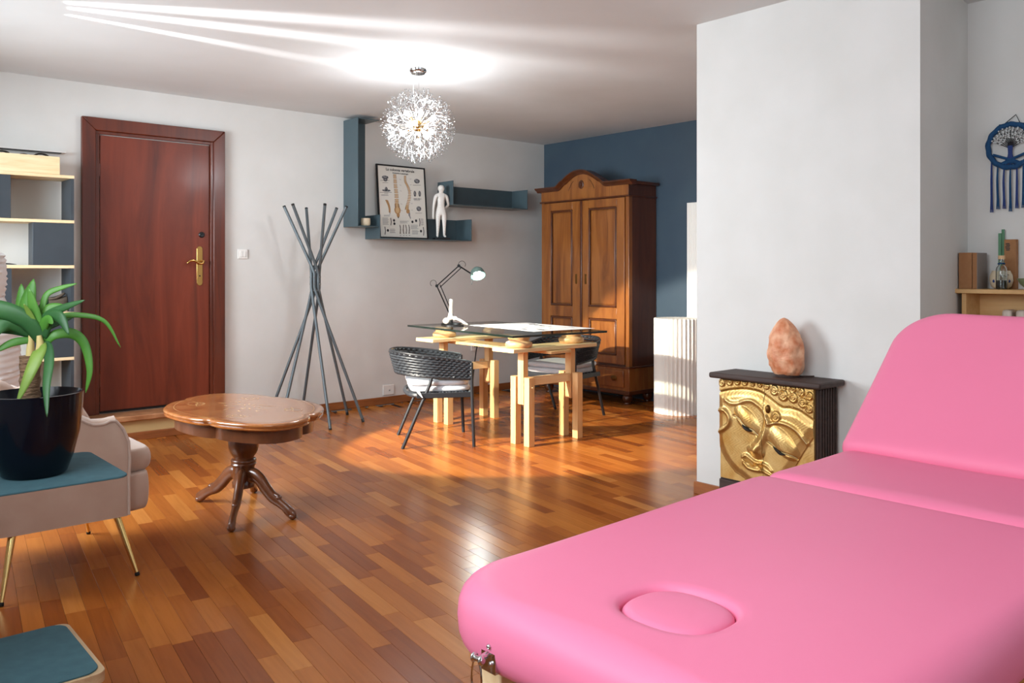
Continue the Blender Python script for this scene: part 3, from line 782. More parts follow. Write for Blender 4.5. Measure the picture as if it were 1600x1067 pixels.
for k in range(22):
    t = rr.random() * 2 * PI; r0 = .02 + .10 * rr.random(); ln = .03 + .03 * rr.random(); x0, y0 = r0 * math.cos(t), 1.5 * r0 * math.sin(t); b = rr.uniform(-.12, .12)
    strip([(x0 + ln * q * math.cos(t + b * q * 6), y0 + ln * q * math.sin(t + b * q * 6)) for q in np.linspace(0, 1, 6)], .009)
il.build('inlay', 'inlay', tp, smooth=0, kind='stuff')
ring = [(x, y, z1 - .0002) for x, y in ct_out(1, .05)]; ring2 = [(x, y, z1 - .0002) for x, y in ct_out(1, .0525)]
MB().loops([ring2, ring], False, False).build('border_line', 'inlay', tp, smooth=0)
col = [(.050, .125), (.058, .13), (.060, .155), (.052, .165), (.054, .19), (.056, .235), (.062, .245), (.066, .252), (.062, .26), (.066, .268), (.064, .276), (.054, .284), (.054, .290), (.062, .302), (.071, .32), (.077, .345), (.077, .37), (.071, .395), (.060, .418), (.052, .432), (.048, .45), (.06, .456)]
rings = []
for r, z in col:
    rows = []
    for j in range(64):
        t = 2 * PI * j / 64; k = 1 + (.035 * abs(math.sin(4 * t + z * 14)) if .30 < z < .42 else 0)
        rows.append((r * k * math.cos(t), r * k * math.sin(t), z))
    rings.append(rows)
MB().loops(rings).build('column', 'turned', ct, smooth=50)
for fx, fy in ((-.205, -.322), (-.12, .335), (.125, -.335), (.20, .315)):
    L = math.hypot(fx, fy); dx, dy = fx / L, fy / L
    key = [(.035, .185, .034, 1.0), (.075, .200, .030, 1.0), (.125, .180, .029, 1.1), (.175, .135, .028, 1.15), (.225, .098, .026, 1.2), (.270, .078, .021, 1.1), (.315, .058, .020, 1.0), (.350, .038, .023, 1.0), (.372, .024, .022, .9), (.385, .010, .014, .8)]
    path = spline([(dx * r * L / .385, dy * r * L / .385, z) for r, z, a, b in key], 4); k = len(path); rad = [lerp(key[min(int(i / 4), len(key) - 1)][2], key[min(int(i / 4) + 1, len(key) - 1)][2], (i / 4) % 1) for i in range(k)]
    lg = MB().tube(path, [q * 1.25 for q in rad], 14, flat=(.66, 1.0))
    kp = lerp(Vector(path[20]), Vector(path[21]), 0); lg.sphere((kp.x, kp.y, kp.z + .022), (.017, .017, .014), 12, 8)
    lg.tube([(path[16].x, path[16].y, path[16].z + .02), (path[20].x, path[20].y, path[20].z + .026)], .012, 10)
    lg.sphere((dx * L * .97, dy * L * .97, .017), (.022, .022, .017), 12, 8)
    lg.build('leg', 'turned', ct, smooth=60)

# ================================================================== COAT RACK
cr = thing('coat_rack', 'grey metal coat rack of six crossed bent tubes by the wall', 'coat rack', (3.43, 6.46, 0))
bolts = MB()
for k in range(6):
    f = R(60 * k) - math.atan2(.658, .753) 
    rw = .034
    ta = f; wa = f + PI / 2; fa = f + PI
    def pt(a, r, z): return Vector((r * math.cos(a), r * math.sin(a), z))
    rtop = .265; rft = .405
    pw1, pw0 = pt(wa, rw, 1.27), pt(wa, rw, 1.13)
    top, ft = pt(ta, rtop, 1.83), pt(fa, rft, 0.012)
    path = [top, lerp(top, pw1, .5), lerp(top, pw1, .9), pw1 + Vector((0, 0, -.01)), lerp(pw1, pw0, .5), pw0 + Vector((0, 0, .01)), lerp(pw0, ft, .1), lerp(pw0, ft, .5), ft]
    tb = MB().tube(path, .0125, 12).build('tube', 'steel', cr, smooth=60)
    MB().tube([lerp(top, pw1, -.004), lerp(top, pw1, .014)], .0132, 12).build('end_cap', 'black_cap', tb)
    MB().tube([lerp(ft, pw0, .014), Vector((ft.x, ft.y, 0))], .0128, 12).build('end_cap', 'black_cap', tb)
    for z in (1.17, 1.23): MB().sphere(pt(wa, rw + .013, z), .004, 8, 6).build('bolt', 'chrome', tb)

# ================================================================== BOOKCASE with what is on it
bc = thing('bookcase', 'pine and slate-grey open bookcase beside the mahogany door', 'bookcase', (.75, 6.73, 0))
bx0, bx1, by0, by1 = -.10, 1.597, 6.588, 6.86
zs = [1.963, 1.643, 1.322, .988, .667, .345, .022]
for z in zs: B(bx0, bx1, by0, by1, z - .022, z).build('shelf', 'pine', bc, bevel=.002, world=True)
rows = list(zip(zs[1:], [z - .022 for z in zs[:-1]]))
for i, (z0, z1) in enumerate(rows):
    z0 += .001; z1 -= .001
    if i % 2 == 0:
        B(bx1 - .022, bx1 - .002, by0 + .004, by1, z0, z1).build('upright', 'slate', bc, world=True)
        B(.60, 1.2, by0 + .004, by0 + .15, z0, z1).build('closed_cubby', 'slate', bc, bevel=.002, world=True) if i == 0 else B(1.165, 1.205, by0 + .004, by1, z0, z1).build('upright', 'slate', bc, world=True)
        B(bx0, bx0 + .02, by0 + .004, by1, z0, z1).build('upright', 'slate', bc, world=True)
    else:
        B(1.333, bx1 - .002, by0 + .004, by0 + .14, z0, z1).build('closed_cubby', 'slate', bc, bevel=.002, world=True)
        B(.30, .60, by0 + .004, by0 + .14, z0, z1).build('closed_cubby', 'slate', bc, bevel=.002, world=True)
pb = thing('pine_box', 'long open pine box lying on top of the bookcase', 'box', (1.0, 6.70, 1.963))
for b in ((.50, 1.505, 6.600, 6.618, 1.964, 2.090), (.50, 1.505, 6.80, 6.818, 1.964, 2.090), (.50, .518, 6.618, 6.80, 1.964, 2.090), (1.487, 1.505, 6.618, 6.80, 1.964, 2.090), (.518, 1.487, 6.618, 6.80, 1.964, 1.976)):
    B(*b).build('board', 'pine', pb, bevel=.001, world=True)
for i, (x, rr_, lb) in enumerate(((1.17, .065, 'dark coiled strap in the pine box nearest the picture edge'), (1.30, .052, 'short dark strap between the coiled ones in the pine box'), (1.41, .068, 'dark coiled strap in the pine box nearest the door'))):
    pts = [(x + rr_ * .9 * math.cos(t), 6.70 + .012 * t / 6, 2.062 + rr_ * .8 * math.sin(t)) for t in np.linspace(0, 4 * PI, 40)]
    mn = min(p[2] for p in pts); pts = [(p[0], p[1], p[2]) for p in pts]
    solo('coiled_strap', MB().tube(pts, .011, 6, flat=(1, .5)), 'strap', lb, 'strap')
ws = solo('wall_ledge', B(.30, 1.60, YB - .06, YB, 2.150, 2.160), 'white_plastic', 'thin white ledge fixed above the pine box', 'ledge', bevel=.002)
B(.305, 1.57, YB - .057, YB - .002, 2.145, 2.150).build('underside', 'black', ws, world=True)
solo('flat_tool', MB().tube(spline([(1.10, 6.66, 1.327), (1.17, 6.64, 1.331), (1.24, 6.625, 1.327)], 5), [.004, .010, .013, .013, .014, .014, .013, .012, .010, .007, .003], 10, flat=(1, .4)), 'strap', 'flat dark object on the bookcase shelf left of the yucca', 'tool')
# shoe on the fourth shelf
sh = thing('shoe', 'brown suede ankle shoe with a pale sole on the bookcase', 'shoe', (1.44, 6.69, .989))
def foot_outline(x, w):   # x 0 toe .. 1 heel
    return w * (.50 * math.sin(PI * min(1, max(0.02, x * 1.35 + .08))) if x < .35 else lerp(.49, .36, (x - .35) / .65)) * (1 if x < .95 else .75)
rings = []; rings2 = []
for k in range(17):
    x = k / 16; X = -.14 + .27 * x; hw = max(.004, foot_outline(x, .10)); lift = .028 * max(0, 1 - x / .45) ** 1.6
    th = .020 + .014 * x
    rings.append([(X, -hw, lift), (X, hw, lift), (X, hw, lift + th), (X, -hw, lift + th)])
    h = (.030 + .028 * math.sin(PI / 2 * min(1, x / .45))) if x < .45 else lerp(.060, .082, (x - .45) / .55)
    z0 = lift + th - .003; prf = []
    for q in range(13):
        a = PI * q / 12; prf.append((X, -math.cos(a) * hw * .94, z0 + h * (math.sin(a) ** .6)))
    rings2.append(prf)
MB().loops(rings).build('sole', 'sole', sh, smooth=50, fixn=True)
MB().loops(rings2).build('upper', 'shoe', sh, smooth=60, fixn=True)
cl = [(.055 + .058 * math.cos(t), .030 * math.sin(t), .106 + .018 * math.cos(t) + .006 * math.cos(2 * t)) for t in np.linspace(0, 2 * PI, 25)[:-1]]
MB().tube(cl, .008, 8, closed=True).build('collar', 'shoe', sh)
MB().lathe([(0, 0), (1, 0)], 24, (0.055, 0, .108), .050, .024).build('opening', 'black', sh, smooth=0)
for q in range(3): MB().tube([(-.03 + .02 * q, -.024, .085 + .008 * q), (-.03 + .02 * q, 0, .092 + .008 * q), (-.03 + .02 * q, .024, .085 + .008 * q)], .003, 6).build('lace', 'strap', sh)
# white crinkled cloth form at the very left edge of the picture
dm = []; prof = []
for k in range(120):
    z = .02 + 1.43 * k / 119
    if z > 1.40: r = .17 * math.sqrt(max(.02, (1.455 - z) / .055)) 
    elif z > 1.15: r = .175 + .012 * math.sin((z - 1.15) / .25 * PI)
    else: r = .175 + .075 * ((1.15 - z) / .2) ** 1.0 if z > .95 else .25 + .05 * (.95 - z)
    prof.append((r, z))
rings = []
for k, (r, z) in enumerate(prof):
    rings.append([((r + .004 * math.sin(z * 190 + 1.5 * math.sin(3 * t + z * 7)) + .003 * math.sin(z * 301 + 5 * t)) * math.cos(t), (r + .004 * math.sin(z * 190 + 1.5 * math.sin(3 * t + z * 7)) + .003 * math.sin(z * 301 + 5 * t)) * math.sin(t), z) for t in np.linspace(0, 2 * PI, 49)[:-1]])
mbc = MB().loops(rings); mbc.v = [(p[0] + .822, p[1] + 5.665, p[2] - .02) for p in mbc.v]
solo('crinkled_cloth_form', mbc, 'cloth', 'tall white crinkled cloth form at the left picture edge by the bookcase', 'cloth form', smooth=70)

# ================================================================== WALL SHELVES
def shelf_unit(label, boxes, loc):
    t = thing('wall_shelf', label, 'shelf', loc, group=None)
    for nm, b in boxes: B(*b).build(nm, 'bluegrey', t, bevel=.0015, world=True)
    return t
SY = YB - .256
shelf_unit('tall upright blue-grey metal wall shelf holding a candle', [('side_plate', (3.944, 3.952, SY, YB, 1.685, 2.672)), ('back_plate', (3.952, 4.172, YB - .008, YB, 1.693, 2.664)), ('top_plate', (3.952, 4.172, SY, YB, 2.664, 2.672)), ('bottom_plate', (3.952, 4.172, SY, YB, 1.685, 1.693))], (4.06, YB, 1.685))
shelf_unit('low blue-grey wall shelf carrying the spine poster and figurine', [('side_plate', (4.176, 4.184, SY, YB, 1.580, 1.80)), ('back_plate', (4.184, 5.250, YB - .008, YB, 1.588, 1.80)), ('bottom_plate', (4.184, 5.250, SY, YB, 1.580, 1.588)), ('side_plate', (5.250, 5.258, SY, YB, 1.580, 1.80))], (4.71, YB, 1.58))
shelf_unit('empty blue-grey wall shelf highest toward the wardrobe', [('side_plate', (5.02, 5.028, SY, YB, 1.935, 2.175)), ('back_plate', (5.028, 6.01, YB - .008, YB, 1.943, 2.145)), ('bottom_plate', (5.028, 6.01, SY, YB, 1.935, 1.943)), ('side_plate', (6.01, 6.018, SY, YB, 1.935, 2.145))], (5.52, YB, 1.935))

cd = thing('candle_jar', 'pale candle in a glass jar on the upright wall shelf', 'candle', (4.062, SY + .06, 1.693))
MB().lathe([(0, 0), (.036, 0), (.043, .01), (.045, .04), (.043, .072), (.041, .072), (.042, .04), (.041, .012), (0, .006)], 28).build('jar', 'ceramic', cd, smooth=60)
MB().lathe([(0, .008), (.0425, .012), (.0445, .04), (.042, .058), (0, .06)], 24).build('wax', 'candle', cd, smooth=60)
MB().tube([(0, 0, .058), (.002, 0, .07)], .0015, 6).build('wick', 'black', cd)

# ---------------------------------------------------------------- framed anatomy poster
po = thing('framed_poster', 'black framed spine anatomy poster leaning on the low wall shelf', 'poster', (4.514, 6.735, 1.589))
po.rotation_euler = (R(-5), 0, 0)
PWD, PHT = .556, .705
for nm, b in (('frame_side', (-PWD / 2, -PWD / 2 + .014, -.010, .010, 0, PHT)), ('frame_side', (PWD / 2 - .014, PWD / 2, -.010, .010, 0, PHT)), ('frame_rail', (-PWD / 2 + .014, PWD / 2 - .014, -.010, .010, 0, .014)), ('frame_rail', (-PWD / 2 + .014, PWD / 2 - .014, -.010, .010, PHT - .014, PHT))):
    B(*b).build(nm, 'black', po, bevel=.001)
sheet = B(-PWD / 2 + .012, PWD / 2 - .012, -.004, .004, .012, PHT - .012).build('sheet', 'poster', po)
def pq(cx, cy):
    t = (cx - 100) / 585; tp_, bt = 92 + 48 * t, 958 + 27 * t
    return (-.264 + .528 * t, .014 + .677 * (bt - cy) / (bt - tp_))
class Print(MB):
    def ell(s, cx, cy, rx, ry, n=12, rot=0):
        x, z = pq(cx, cy); k = .528 / 585; vs = []
        for j in range(n):
            a = 2 * PI * j / n; ex, ez = rx * k * math.cos(a), ry * k * math.sin(a); vs.append((x + ex * math.cos(rot) - ez * math.sin(rot), 0, z + ex * math.sin(rot) + ez * math.cos(rot)))
        return s.add(vs, [tuple(range(n))])
    def line(s, pts, w):
        P = [Vector((pq(*p)[0], 0, pq(*p)[1])) for p in pts]; w *= .528 / 585; vs = []
        for i, p in enumerate(P):
            d = (P[min(i + 1, len(P) - 1)] - P[max(i - 1, 0)]).normalized(); sd = Vector((-d.z, 0, d.x)) * w / 2; vs += [p - sd, p + sd]
        return s.add(vs, [(2 * i, 2 * i + 1, 2 * i + 3, 2 * i + 2) for i in range(len(P) - 1)])
    def put(s, name, m, lift):
        s.v = [(x, -.0042 - lift, z) for x, y, z in s.v]; return s.build(name, m, sheet, smooth=0, kind='stuff')
dk, bn, bl, gy = Print(), Print(), Print(), Print()
def spine(path, w0, w1, n, pr, pr2):
    sp = spline([(x, 0, y) for x, y in path], 20)
    for i in range(n):
        p = sp[int((len(sp) - 1) * i / (n - 1))]; wd = lerp(w0, w1, i / (n - 1))
        pr.ell(p.x, p.z, wd, 6.5); pr2.ell(p.x, p.z - 1, wd * .55, 4)
        dk.ell(p.x + wd * .9, p.z + 3, 3, 2.5, 6); dk.ell(p.x - wd * .9, p.z + 3, 3, 2.5, 6)
spine([(308, 210), (312, 330), (318, 450), (318, 560), (320, 600)], 22, 30, 25, bn, bl)
bn.ell(322, 640, 40, 45); bl.ell(322, 640, 22, 34); bn.ell(328, 695, 20, 34); dk.ell(328, 730, 5, 10)
spine([(440, 225), (440, 290), (468, 350), (486, 420), (478, 500), (452, 580), (440, 630)], 15, 24, 25, bn, bl)
bn.ell(455, 655, 22, 26, rot=-.5); gy.ell(470, 690, 12, 28); gy.ell(478, 725, 7, 22, rot=.3)
for (x, y, a, b) in ((188, 240, 42, 20), (190, 268, 26, 20), (195, 400, 55, 12), (195, 385, 18, 26), (590, 285, 38, 26), (555, 440, 17, 34), (618, 440, 17, 34), (597, 625, 32, 28)):
    gy.ell(x, y, a, b)
    for k in range(7): dk.ell(x + a * .7 * math.cos(k * 2.4), y + b * .7 * math.sin(k * 2.4), a * .22, b * .2, 7)
    dk.line([(x - a * 1.5, y + b * 1.9), (x + a * 1.2, y + b * 1.9)], 3)
for k in range(9): bn.ell(195 + 12 * math.sin(k * .35) + k * 3, 525 + k * 17, 20 - k, 9, rot=-.2)
dk.line([(215, 660), (228, 680), (220, 690)], 5)
for x in (345, 385, 420, 458):
    for k in range(11): dk.ell(x + 4 * math.sin(k * .5 + x), 825 + k * 10, 7, 4, 6)
    bn.line([(x, 820), (x + 3, 930)], 5); dk.line([(x - 9, 950), (x + 9, 950)], 4)
for x, y0, y1 in ((232, 735, 825), (155, 840, 935), (598, 745, 840), (643, 850, 955)): dk.line([(x, y0), (x + 5, (y0 + y1) / 2), (x - 2, y1)], 9); bn.line([(x, y0), (x + 4, (y0 + y1) / 2), (x - 2, y1)], 4)
for x, y in ((190, 885), (272, 765), (275, 805), (505, 785), (553, 772), (610, 900)): dk.ell(x, y, 14, 15, 8); gy.ell(x + 4, y - 3, 9, 9, 7)
def textblock(x0, x1, y0, y1, st=11):
    y = y0
    while y < y1: gy.line([(x0, y), (lerp(x0, x1, random.uniform(.75, 1)), y)], 4); y += st
for b in ((130, 215, 735, 820), (215, 295, 870, 920), (345, 465, 775, 805), (482, 578, 825, 870), (495, 590, 890, 945), (615, 655, 750, 830), (130, 240, 450, 462), (150, 235, 700, 712), (540, 630, 500, 530)): textblock(*b)
for y in (330, 260, 400, 560, 640): gy.line([(365, y), (385, y + 10)], 3); gy.line([(495, y), (520, y)], 3)
gy.put('print_grey', 'grey_ink', .0003); bn.put('print_bone', 'bone_ink', .0006); bl.put('print_bone_light', 'bone_light', .0009); dk.put('print_black', 'ink', .0012)
def text(body, size, x, z, parent, m, y=-.0056):
    cu = bpy.data.curves.new('txt', 'FONT'); cu.body = body; cu.size = size; cu.align_x = 'CENTER'; cu.offset = size * .018
    ob = bpy.data.objects.new('txt', cu); COL.objects.link(ob)
    me = bpy.data.meshes.new_from_object(ob.evaluated_get(bpy.context.evaluated_depsgraph_get())); bpy.data.objects.remove(ob)
    o = bpy.data.objects.new('lettering', me); COL.objects.link(o); me.materials.clear(); me.materials.append(M[m]); o.parent = parent
    o.location = (x, y, z); o.rotation_euler = (R(90), 0, 0); return o
text('La colonna vertebrale', .037, *pq(380, 168), sheet, 'ink')
text('Anatomia e patologia', .021, *pq(380, 200), sheet, 'ink')

# ---------------------------------------------------------------- acupuncture figurine
fg = thing('anatomy_figurine', 'white acupuncture figurine of a man standing beside the spine poster', 'figurine', (4.925, 6.70, 1.588), R(-20))
J = {'pel': (0, 0, .285, .036), 'spi': (0, 0, .34, .034), 'che': (0, -.004, .405, .044), 'nk0': (0, 0, .452, .020), 'nk': (0, -.002, .468, .015), 'hd': (0, -.006, .496, .040), 'tp': (0, -.003, .522, .034), 'tq': (0, -.001, .540, .020),
     'sl': (-.056, 0, .430, .021), 'el': (-.074, .004, .335, .014), 'wl': (-.082, -.008, .255, .010), 'hl': (-.084, -.014, .222, .011), 'fl': (-.082, -.018, .200, .007),
     'sr': (.056, 0, .430, .021), 'er': (.084, .030, .350, .014), 'wr': (.045, .060, .300, .009), 'hr': (.018, .062, .300, .010),
     'pl': (-.030, 0, .262, .030), 'kl': (-.033, -.003, .145, .019), 'al': (-.036, .004, .040, .012), 'tl': (-.044, -.030, .030, .010),
     'pr': (.030, 0, .262, .030), 'kr': (.032, -.003, .145, .019), 'ar': (.034, .004, .040, .012), 'tr': (.040, -.030, .030, .010)}
E_ = [('pel', 'spi'), ('spi', 'che'), ('che', 'nk0'), ('nk0', 'nk'), ('nk', 'hd'), ('hd', 'tp'), ('tp', 'tq'), ('nk0', 'sl'), ('sl', 'el'), ('el', 'wl'), ('wl', 'hl'), ('hl', 'fl'), ('nk0', 'sr'), ('sr', 'er'), ('er', 'wr'), ('wr', 'hr'),
      ('pel', 'pl'), ('pl', 'kl'), ('kl', 'al'), ('al', 'tl'), ('pel', 'pr'), ('pr', 'kr'), ('kr', 'ar'), ('ar', 'tr')]
names = list(J); me = bpy.data.meshes.new('figure_body'); me.from_pydata([J[n][:3] for n in names], [(names.index(a), names.index(b)) for a, b in E_], [])
fo = bpy.data.objects.new('body', me); COL.objects.link(fo); fo.parent = fg; me.materials.append(M['figure'])
fo.modifiers.new('skin', 'SKIN').use_smooth_shade = True
for i, n in enumerate(names):
    sv = me.skin_vertices[0].data[i]; r = J[n][3]; sv.radius = (r, r * (.72 if n in ('che', 'spi', 'pel') else 1)); sv.use_root = n == 'pel'
md = fo.modifiers.new('sub', 'SUBSURF'); md.levels = 2; md.render_levels = 2
B(-.075, .075, -.065, .05, 0, .018).build('plinth', 'black', fg, bevel=.004)
ln = MB()
for x0, x1, z0, z1 in ((-.034, -.034, .06, .25), (.034, .034, .06, .25)):
    for k in range(9): ln.sphere((lerp(x0, x1, k / 8) + .004 * (-1) ** k, -.0155 - .011 * k / 8, lerp(z0, z1, k / 8)), .0017, 5, 4)
for k in range(10): ln.sphere((.022 * (-1) ** k, -.0345 - .004 * math.sin(k), .30 + .014 * k), .0017, 5, 4)
ln.build('meridian_dots', 'ink', fg)

# ================================================================== CHANDELIER
CH = (3.36, 4.84); CZ = 2.292; CRAD = .262
ch = thing('chandelier', 'spherical dandelion chandelier of crystal sprays with glowing bulbs', 'chandelier', (CH[0], CH[1], CZ))
MB().lathe([(0, .408), (.062, .408), (.062, .385), (.055, .372), (.05, .368), (.048, .362), (0, .360)], 36).build('canopy', 'chrome', ch, smooth=30)
MB().tube([(.008, .004, .365), (.006, 0, .02)], .0022, 6).build('suspension_cord', 'chrome', ch)
MB().tube(spline([(-.025, -.01, .365), (-.045, -.01, .27), (-.04, -.005, .2), (-.005, 0, .02)], 6), .002, 6).build('power_cord', 'white_plastic', ch)
MB().sphere((0, 0, 0), .042, 20, 14).build('core', 'brass', ch)
rods, crys = MB(), MB(); rc_ = random.Random(11); nsp = 170
def octa(mb, p, d, r, l):
    d = d.normalized(); a = d.orthogonal().normalized(); b = d.cross(a)
    mb.add([p - d * l, p + a * r, p + b * r, p - a * r, p - b * r, p + d * l], [(0, 2, 1), (0, 3, 2), (0, 4, 3), (0, 1, 4), (5, 1, 2), (5, 2, 3), (5, 3, 4), (5, 4, 1)])
for i in range(nsp):
    z = 1 - 2 * (i + .5) / nsp; t = i * PI * (3 - math.sqrt(5)); q = math.sqrt(1 - z * z); d = Vector((q * math.cos(t), q * math.sin(t), z))
    tip = d * CRAD * .66; rods.tube([d * .035, tip], .0011, 4, caps=False)
    a = d.orthogonal().normalized(); b = d.cross(a)
    for k in range(7):
        an = 2 * PI * k / 7 + rc_.random(); sp_ = rc_.uniform(.02, .055); rr_ = CRAD * rc_.uniform(.74, 1.0)
        e = (d * rr_ + (a * math.cos(an) + b * math.sin(an)) * sp_); rods.tube([tip, lerp(tip, e, .5) + d * .006, e], .0007, 3, caps=False)
        octa(crys, e, e - tip, .0042, .0085)
rods.build('wire_spray', 'chrome', ch, kind='stuff'); crys.build('crystal_drops', 'crystal', ch, smooth=0, kind='stuff')
for i in range(9):
    z = 1 - 2 * (i + .5) / 9; t = i * PI * (3 - math.sqrt(5)) + .6; q = math.sqrt(1 - z * z); d = Vector((q * math.cos(t), q * math.sin(t), z))
    bb = MB().sphere(d * .120, .020, 12, 10); bb.tube([d * .09, d * .11], .010, 10); bb.build('bulb', 'bulb', ch)
    MB().tube([d * .04, d * .092], .009, 10).build('bulb_socket', 'brass', ch)
lp = bpy.data.lights.new('chandelier_light', 'POINT'); lp.energy = 58; lp.shadow_soft_size = .13; lp.color = (.90, .95, 1.0)
lo = bpy.data.objects.new('chandelier_light', lp); COL.objects.link(lo); lo.location = (CH[0], CH[1], CZ)

# ================================================================== DESK
GROT = R(-5)
TR_LABEL = ['spruce trestle with adjustable uprights at the near end of the desk', 'spruce trestle with adjustable uprights at the far end of the desk']
tr = thing('trestle', TR_LABEL[0], 'trestle', (4.35, 4.605, 0), 0, 'desk trestles')
for (x, y) in ((4.102, 4.655), (4.103, 4.508), (4.600, 4.652), (4.597, 4.500)):
    B(x, x + .056, y, y + .056, 0, .502).build('leg', 'trestle', tr, bevel=.002, world=True)
for x in (4.105, 4.598):
    B(x + .004, x + .052, 4.577, 4.639, .30, .695).build('upright', 'trestle', tr, bevel=.002, world=True)
B(4.161, 4.600, 4.580, 4.636, .432, .492).build('crossbar', 'trestle_top', tr, bevel=.002, world=True)
for x in (4.110, 4.605):
    MB().tube([(x + .025, 4.50, .43), (x + .025, 4.72, .43)], .006, 8).build('dowel', 'trestle_top', tr, world=True)
B(3.925, 4.79, 4.475, 4.715, .695, .725).build('top_board', 'trestle_top', tr, bevel=.006, seg=3, world=True)
tr2 = copy_tree(tr, None, TR_LABEL[1]); tr2.location = (4.35 + .085, 4.605 + 1.095, 0)
solo('stretcher_plank', B(4.25, 4.46, 4.43, 5.86, .672, .694), 'trestle', 'long plank joining both trestles under the glass desk top', 'plank', bevel=.003)
for x, y, lb in ((4.055, 4.565, 'turned wooden disc at the corner of the desk nearest the camera'), (4.63, 4.60, 'turned wooden disc near the right end of the near trestle'), (4.225, 5.70, 'turned wooden disc on the far trestle under the desk lamp'), (4.76, 5.70, 'turned wooden disc on the far trestle nearest the wardrobe')):
    mb = MB().lathe([(0, 0), (.082, 0), (.096, .010), (.1, .024), (.096, .038), (.082, .046), (.074, .052), (.074, .058), (.080, .066), (.080, .080), (.07, .0865), (0, .0865)], 36)
    mb.v = [(p[0] + x, p[1] + y, p[2] + .725) for p in mb.v]
    solo('wooden_disc', mb, 'clay', lb, 'disc', group='turned discs under the desk glass', smooth=40)
gt = thing('glass_sheet', 'smoked glass desk top resting on turned wooden discs', 'glass sheet', (3.86, 4.41, .812), GROT)
gp = B(0, .89, 0, 1.50, 0, .015).build('glass_plate', 'desk_glass', gt, smooth=0)
gp.data.materials.append(M['glass_edge'])
for p in gp.data.polygons:
    if abs(p.normal.z) < .5: p.material_index = 1
GZ = .827
def onglass(x, y): return Vector((3.86, 4.41, GZ)) + Matrix.Rotation(GROT, 3, 'Z') @ Vector((x, y, 0))
pa = thing('desk_chart', 'white printed chart lying flat on the glass desk', 'paper', onglass(.68, .72), GROT)
psht = B(-.30, .30, -.48, .42, 0, .0012).build('sheet', 'paper', pa, smooth=0)
ik = MB(); rk = random.Random(4)
for k in range(26):
    x, y = rk.uniform(-.24, .24), rk.uniform(-.40, .36); a, b = rk.uniform(.01, .04), rk.uniform(.01, .045); nn = 9
    ik.add([(x + a * math.cos(2 * PI * j / nn) * rk.uniform(.6, 1.1), y + b * math.sin(2 * PI * j / nn) * rk.uniform(.6, 1.1), .0016) for j in range(nn)], [tuple(range(nn))])
ik.build('printed_drawings', 'ink', psht, smooth=0)
ik = MB()
for k in range(60):
    x, y = rk.uniform(-.26, .22), rk.uniform(-.45, .38); ik.add([(x, y, .0018), (x + .04, y, .0018), (x + .04, y + .003, .0018), (x, y + .003, .0018)], [(0, 1, 2, 3)])
ik.build('printed_lines', 'ink', psht, smooth=0)

# desk lamp
dl = thing('desk_lamp', 'jointed black desk lamp with a lit grey-green shade', 'lamp', (4.285, 5.685, GZ), 0)
MB().lathe([(0, 0), (.085, 0), (.088, .006), (.082, .014), (.02, .020), (0, .02)], 36).build('base', 'lampblack', dl, smooth=40)
def LW(x, y, z): return Vector((x, y, z))
b0, el, sh_, hj, hc = LW(4.285, 5.685, .845), LW(4.19, 5.760, 1.155), LW(4.332, 5.640, 1.325), LW(4.405, 5.575, 1.262), LW(4.452, 5.535, 1.252)
MB().tube([b0, b0 + Vector((0, 0, .05))], .014, 12).build('pivot', 'lampblack', dl, world=True)
sd = Vector((.658, .753, 0)) * .010
arm = MB(); arm.tube([b0 + Vector((0, 0, .04)) + sd, el + sd], .0045, 8); arm.tube([b0 + Vector((0, 0, .04)) - sd, el - sd], .0045, 8); arm.tube([b0 + Vector((.012, -.01, .06)), el + Vector((.02, -.018, .01))], .004, 8)
lower = arm.build('lower_arm', 'lampblack', dl, world=True)
arm = MB(); arm.tube([el + sd, sh_ + sd], .0045, 8); arm.tube([el - sd, sh_ - sd], .0045, 8); arm.tube([el + Vector((.02, -.018, -.012)), sh_ + Vector((.014, -.012, -.018))], .004, 8)
upper = arm.build('upper_arm', 'lampblack', dl, world=True)
jt = MB()
for p in (el, sh_): jt.tube([p - sd * 1.4, p + sd * 1.4], .013, 12)
jt.tube([sh_, hj], .006, 8); jt.tube([hj, lerp(hj, hc, .4)], .012, 10)
jt.build('joint', 'lampblack', dl, world=True)
for c, rr_ in ((el + Vector((-.022, .02, .022)), .026), (sh_ + Vector((.02, -.017, .010)), .03)):
    MB().tube([c + Vector((.753, -.658, 0)) * rr_ * math.cos(t) + Vector((0, 0, rr_ * math.sin(t))) for t in np.linspace(-.6, 4.2, 18)], .0022, 6).build('cable_loop', 'lampblack', dl, world=True)
MB().tube(spline([hj + Vector((.012, -.01, -.01)), hj + Vector((.016, -.014, -.05)), hj + Vector((.010, -.009, -.09)), hj + Vector((.004, -.004, -.09)), hj + Vector((.004, -.004, -.03))], 4), .002, 6).build('cable', 'steel', dl, world=True)
axis = Vector((-.22, -.52, -.75)).normalized()
shm = Vector((0, 0, -1)).rotation_difference(axis).to_matrix().to_4x4()
pr = [(.012, .068), (.030, .062), (.048, .045), (.060, .018), (.064, -.012), (.066, -.016), (.062, -.016), (.057, .016), (.045, .042), (.027, .058), (.008, .062)]
MB().lathe(pr, 40).xf(Matrix.Translation(hc) @ shm).build('shade', 'lampgrey', dl, world=True, smooth=50, fixn=True)
MB().sphere((0, 0, .002), .034, 16, 12).xf(Matrix.Translation(hc) @ shm).build('bulb', 'lampglow', dl, world=True)
ll = bpy.data.lights.new('desk_lamp_light', 'SPOT'); ll.energy = 14; ll.spot_size = R(130); ll.spot_blend = .5; ll.shadow_soft_size = .03; ll.color = (.93, 1, .96)
lo = bpy.data.objects.new('desk_lamp_light', ll); COL.objects.link(lo); lo.location = hc + axis * .04; lo.rotation_euler = Vector((0, 0, -1)).rotation_difference(axis).to_euler()

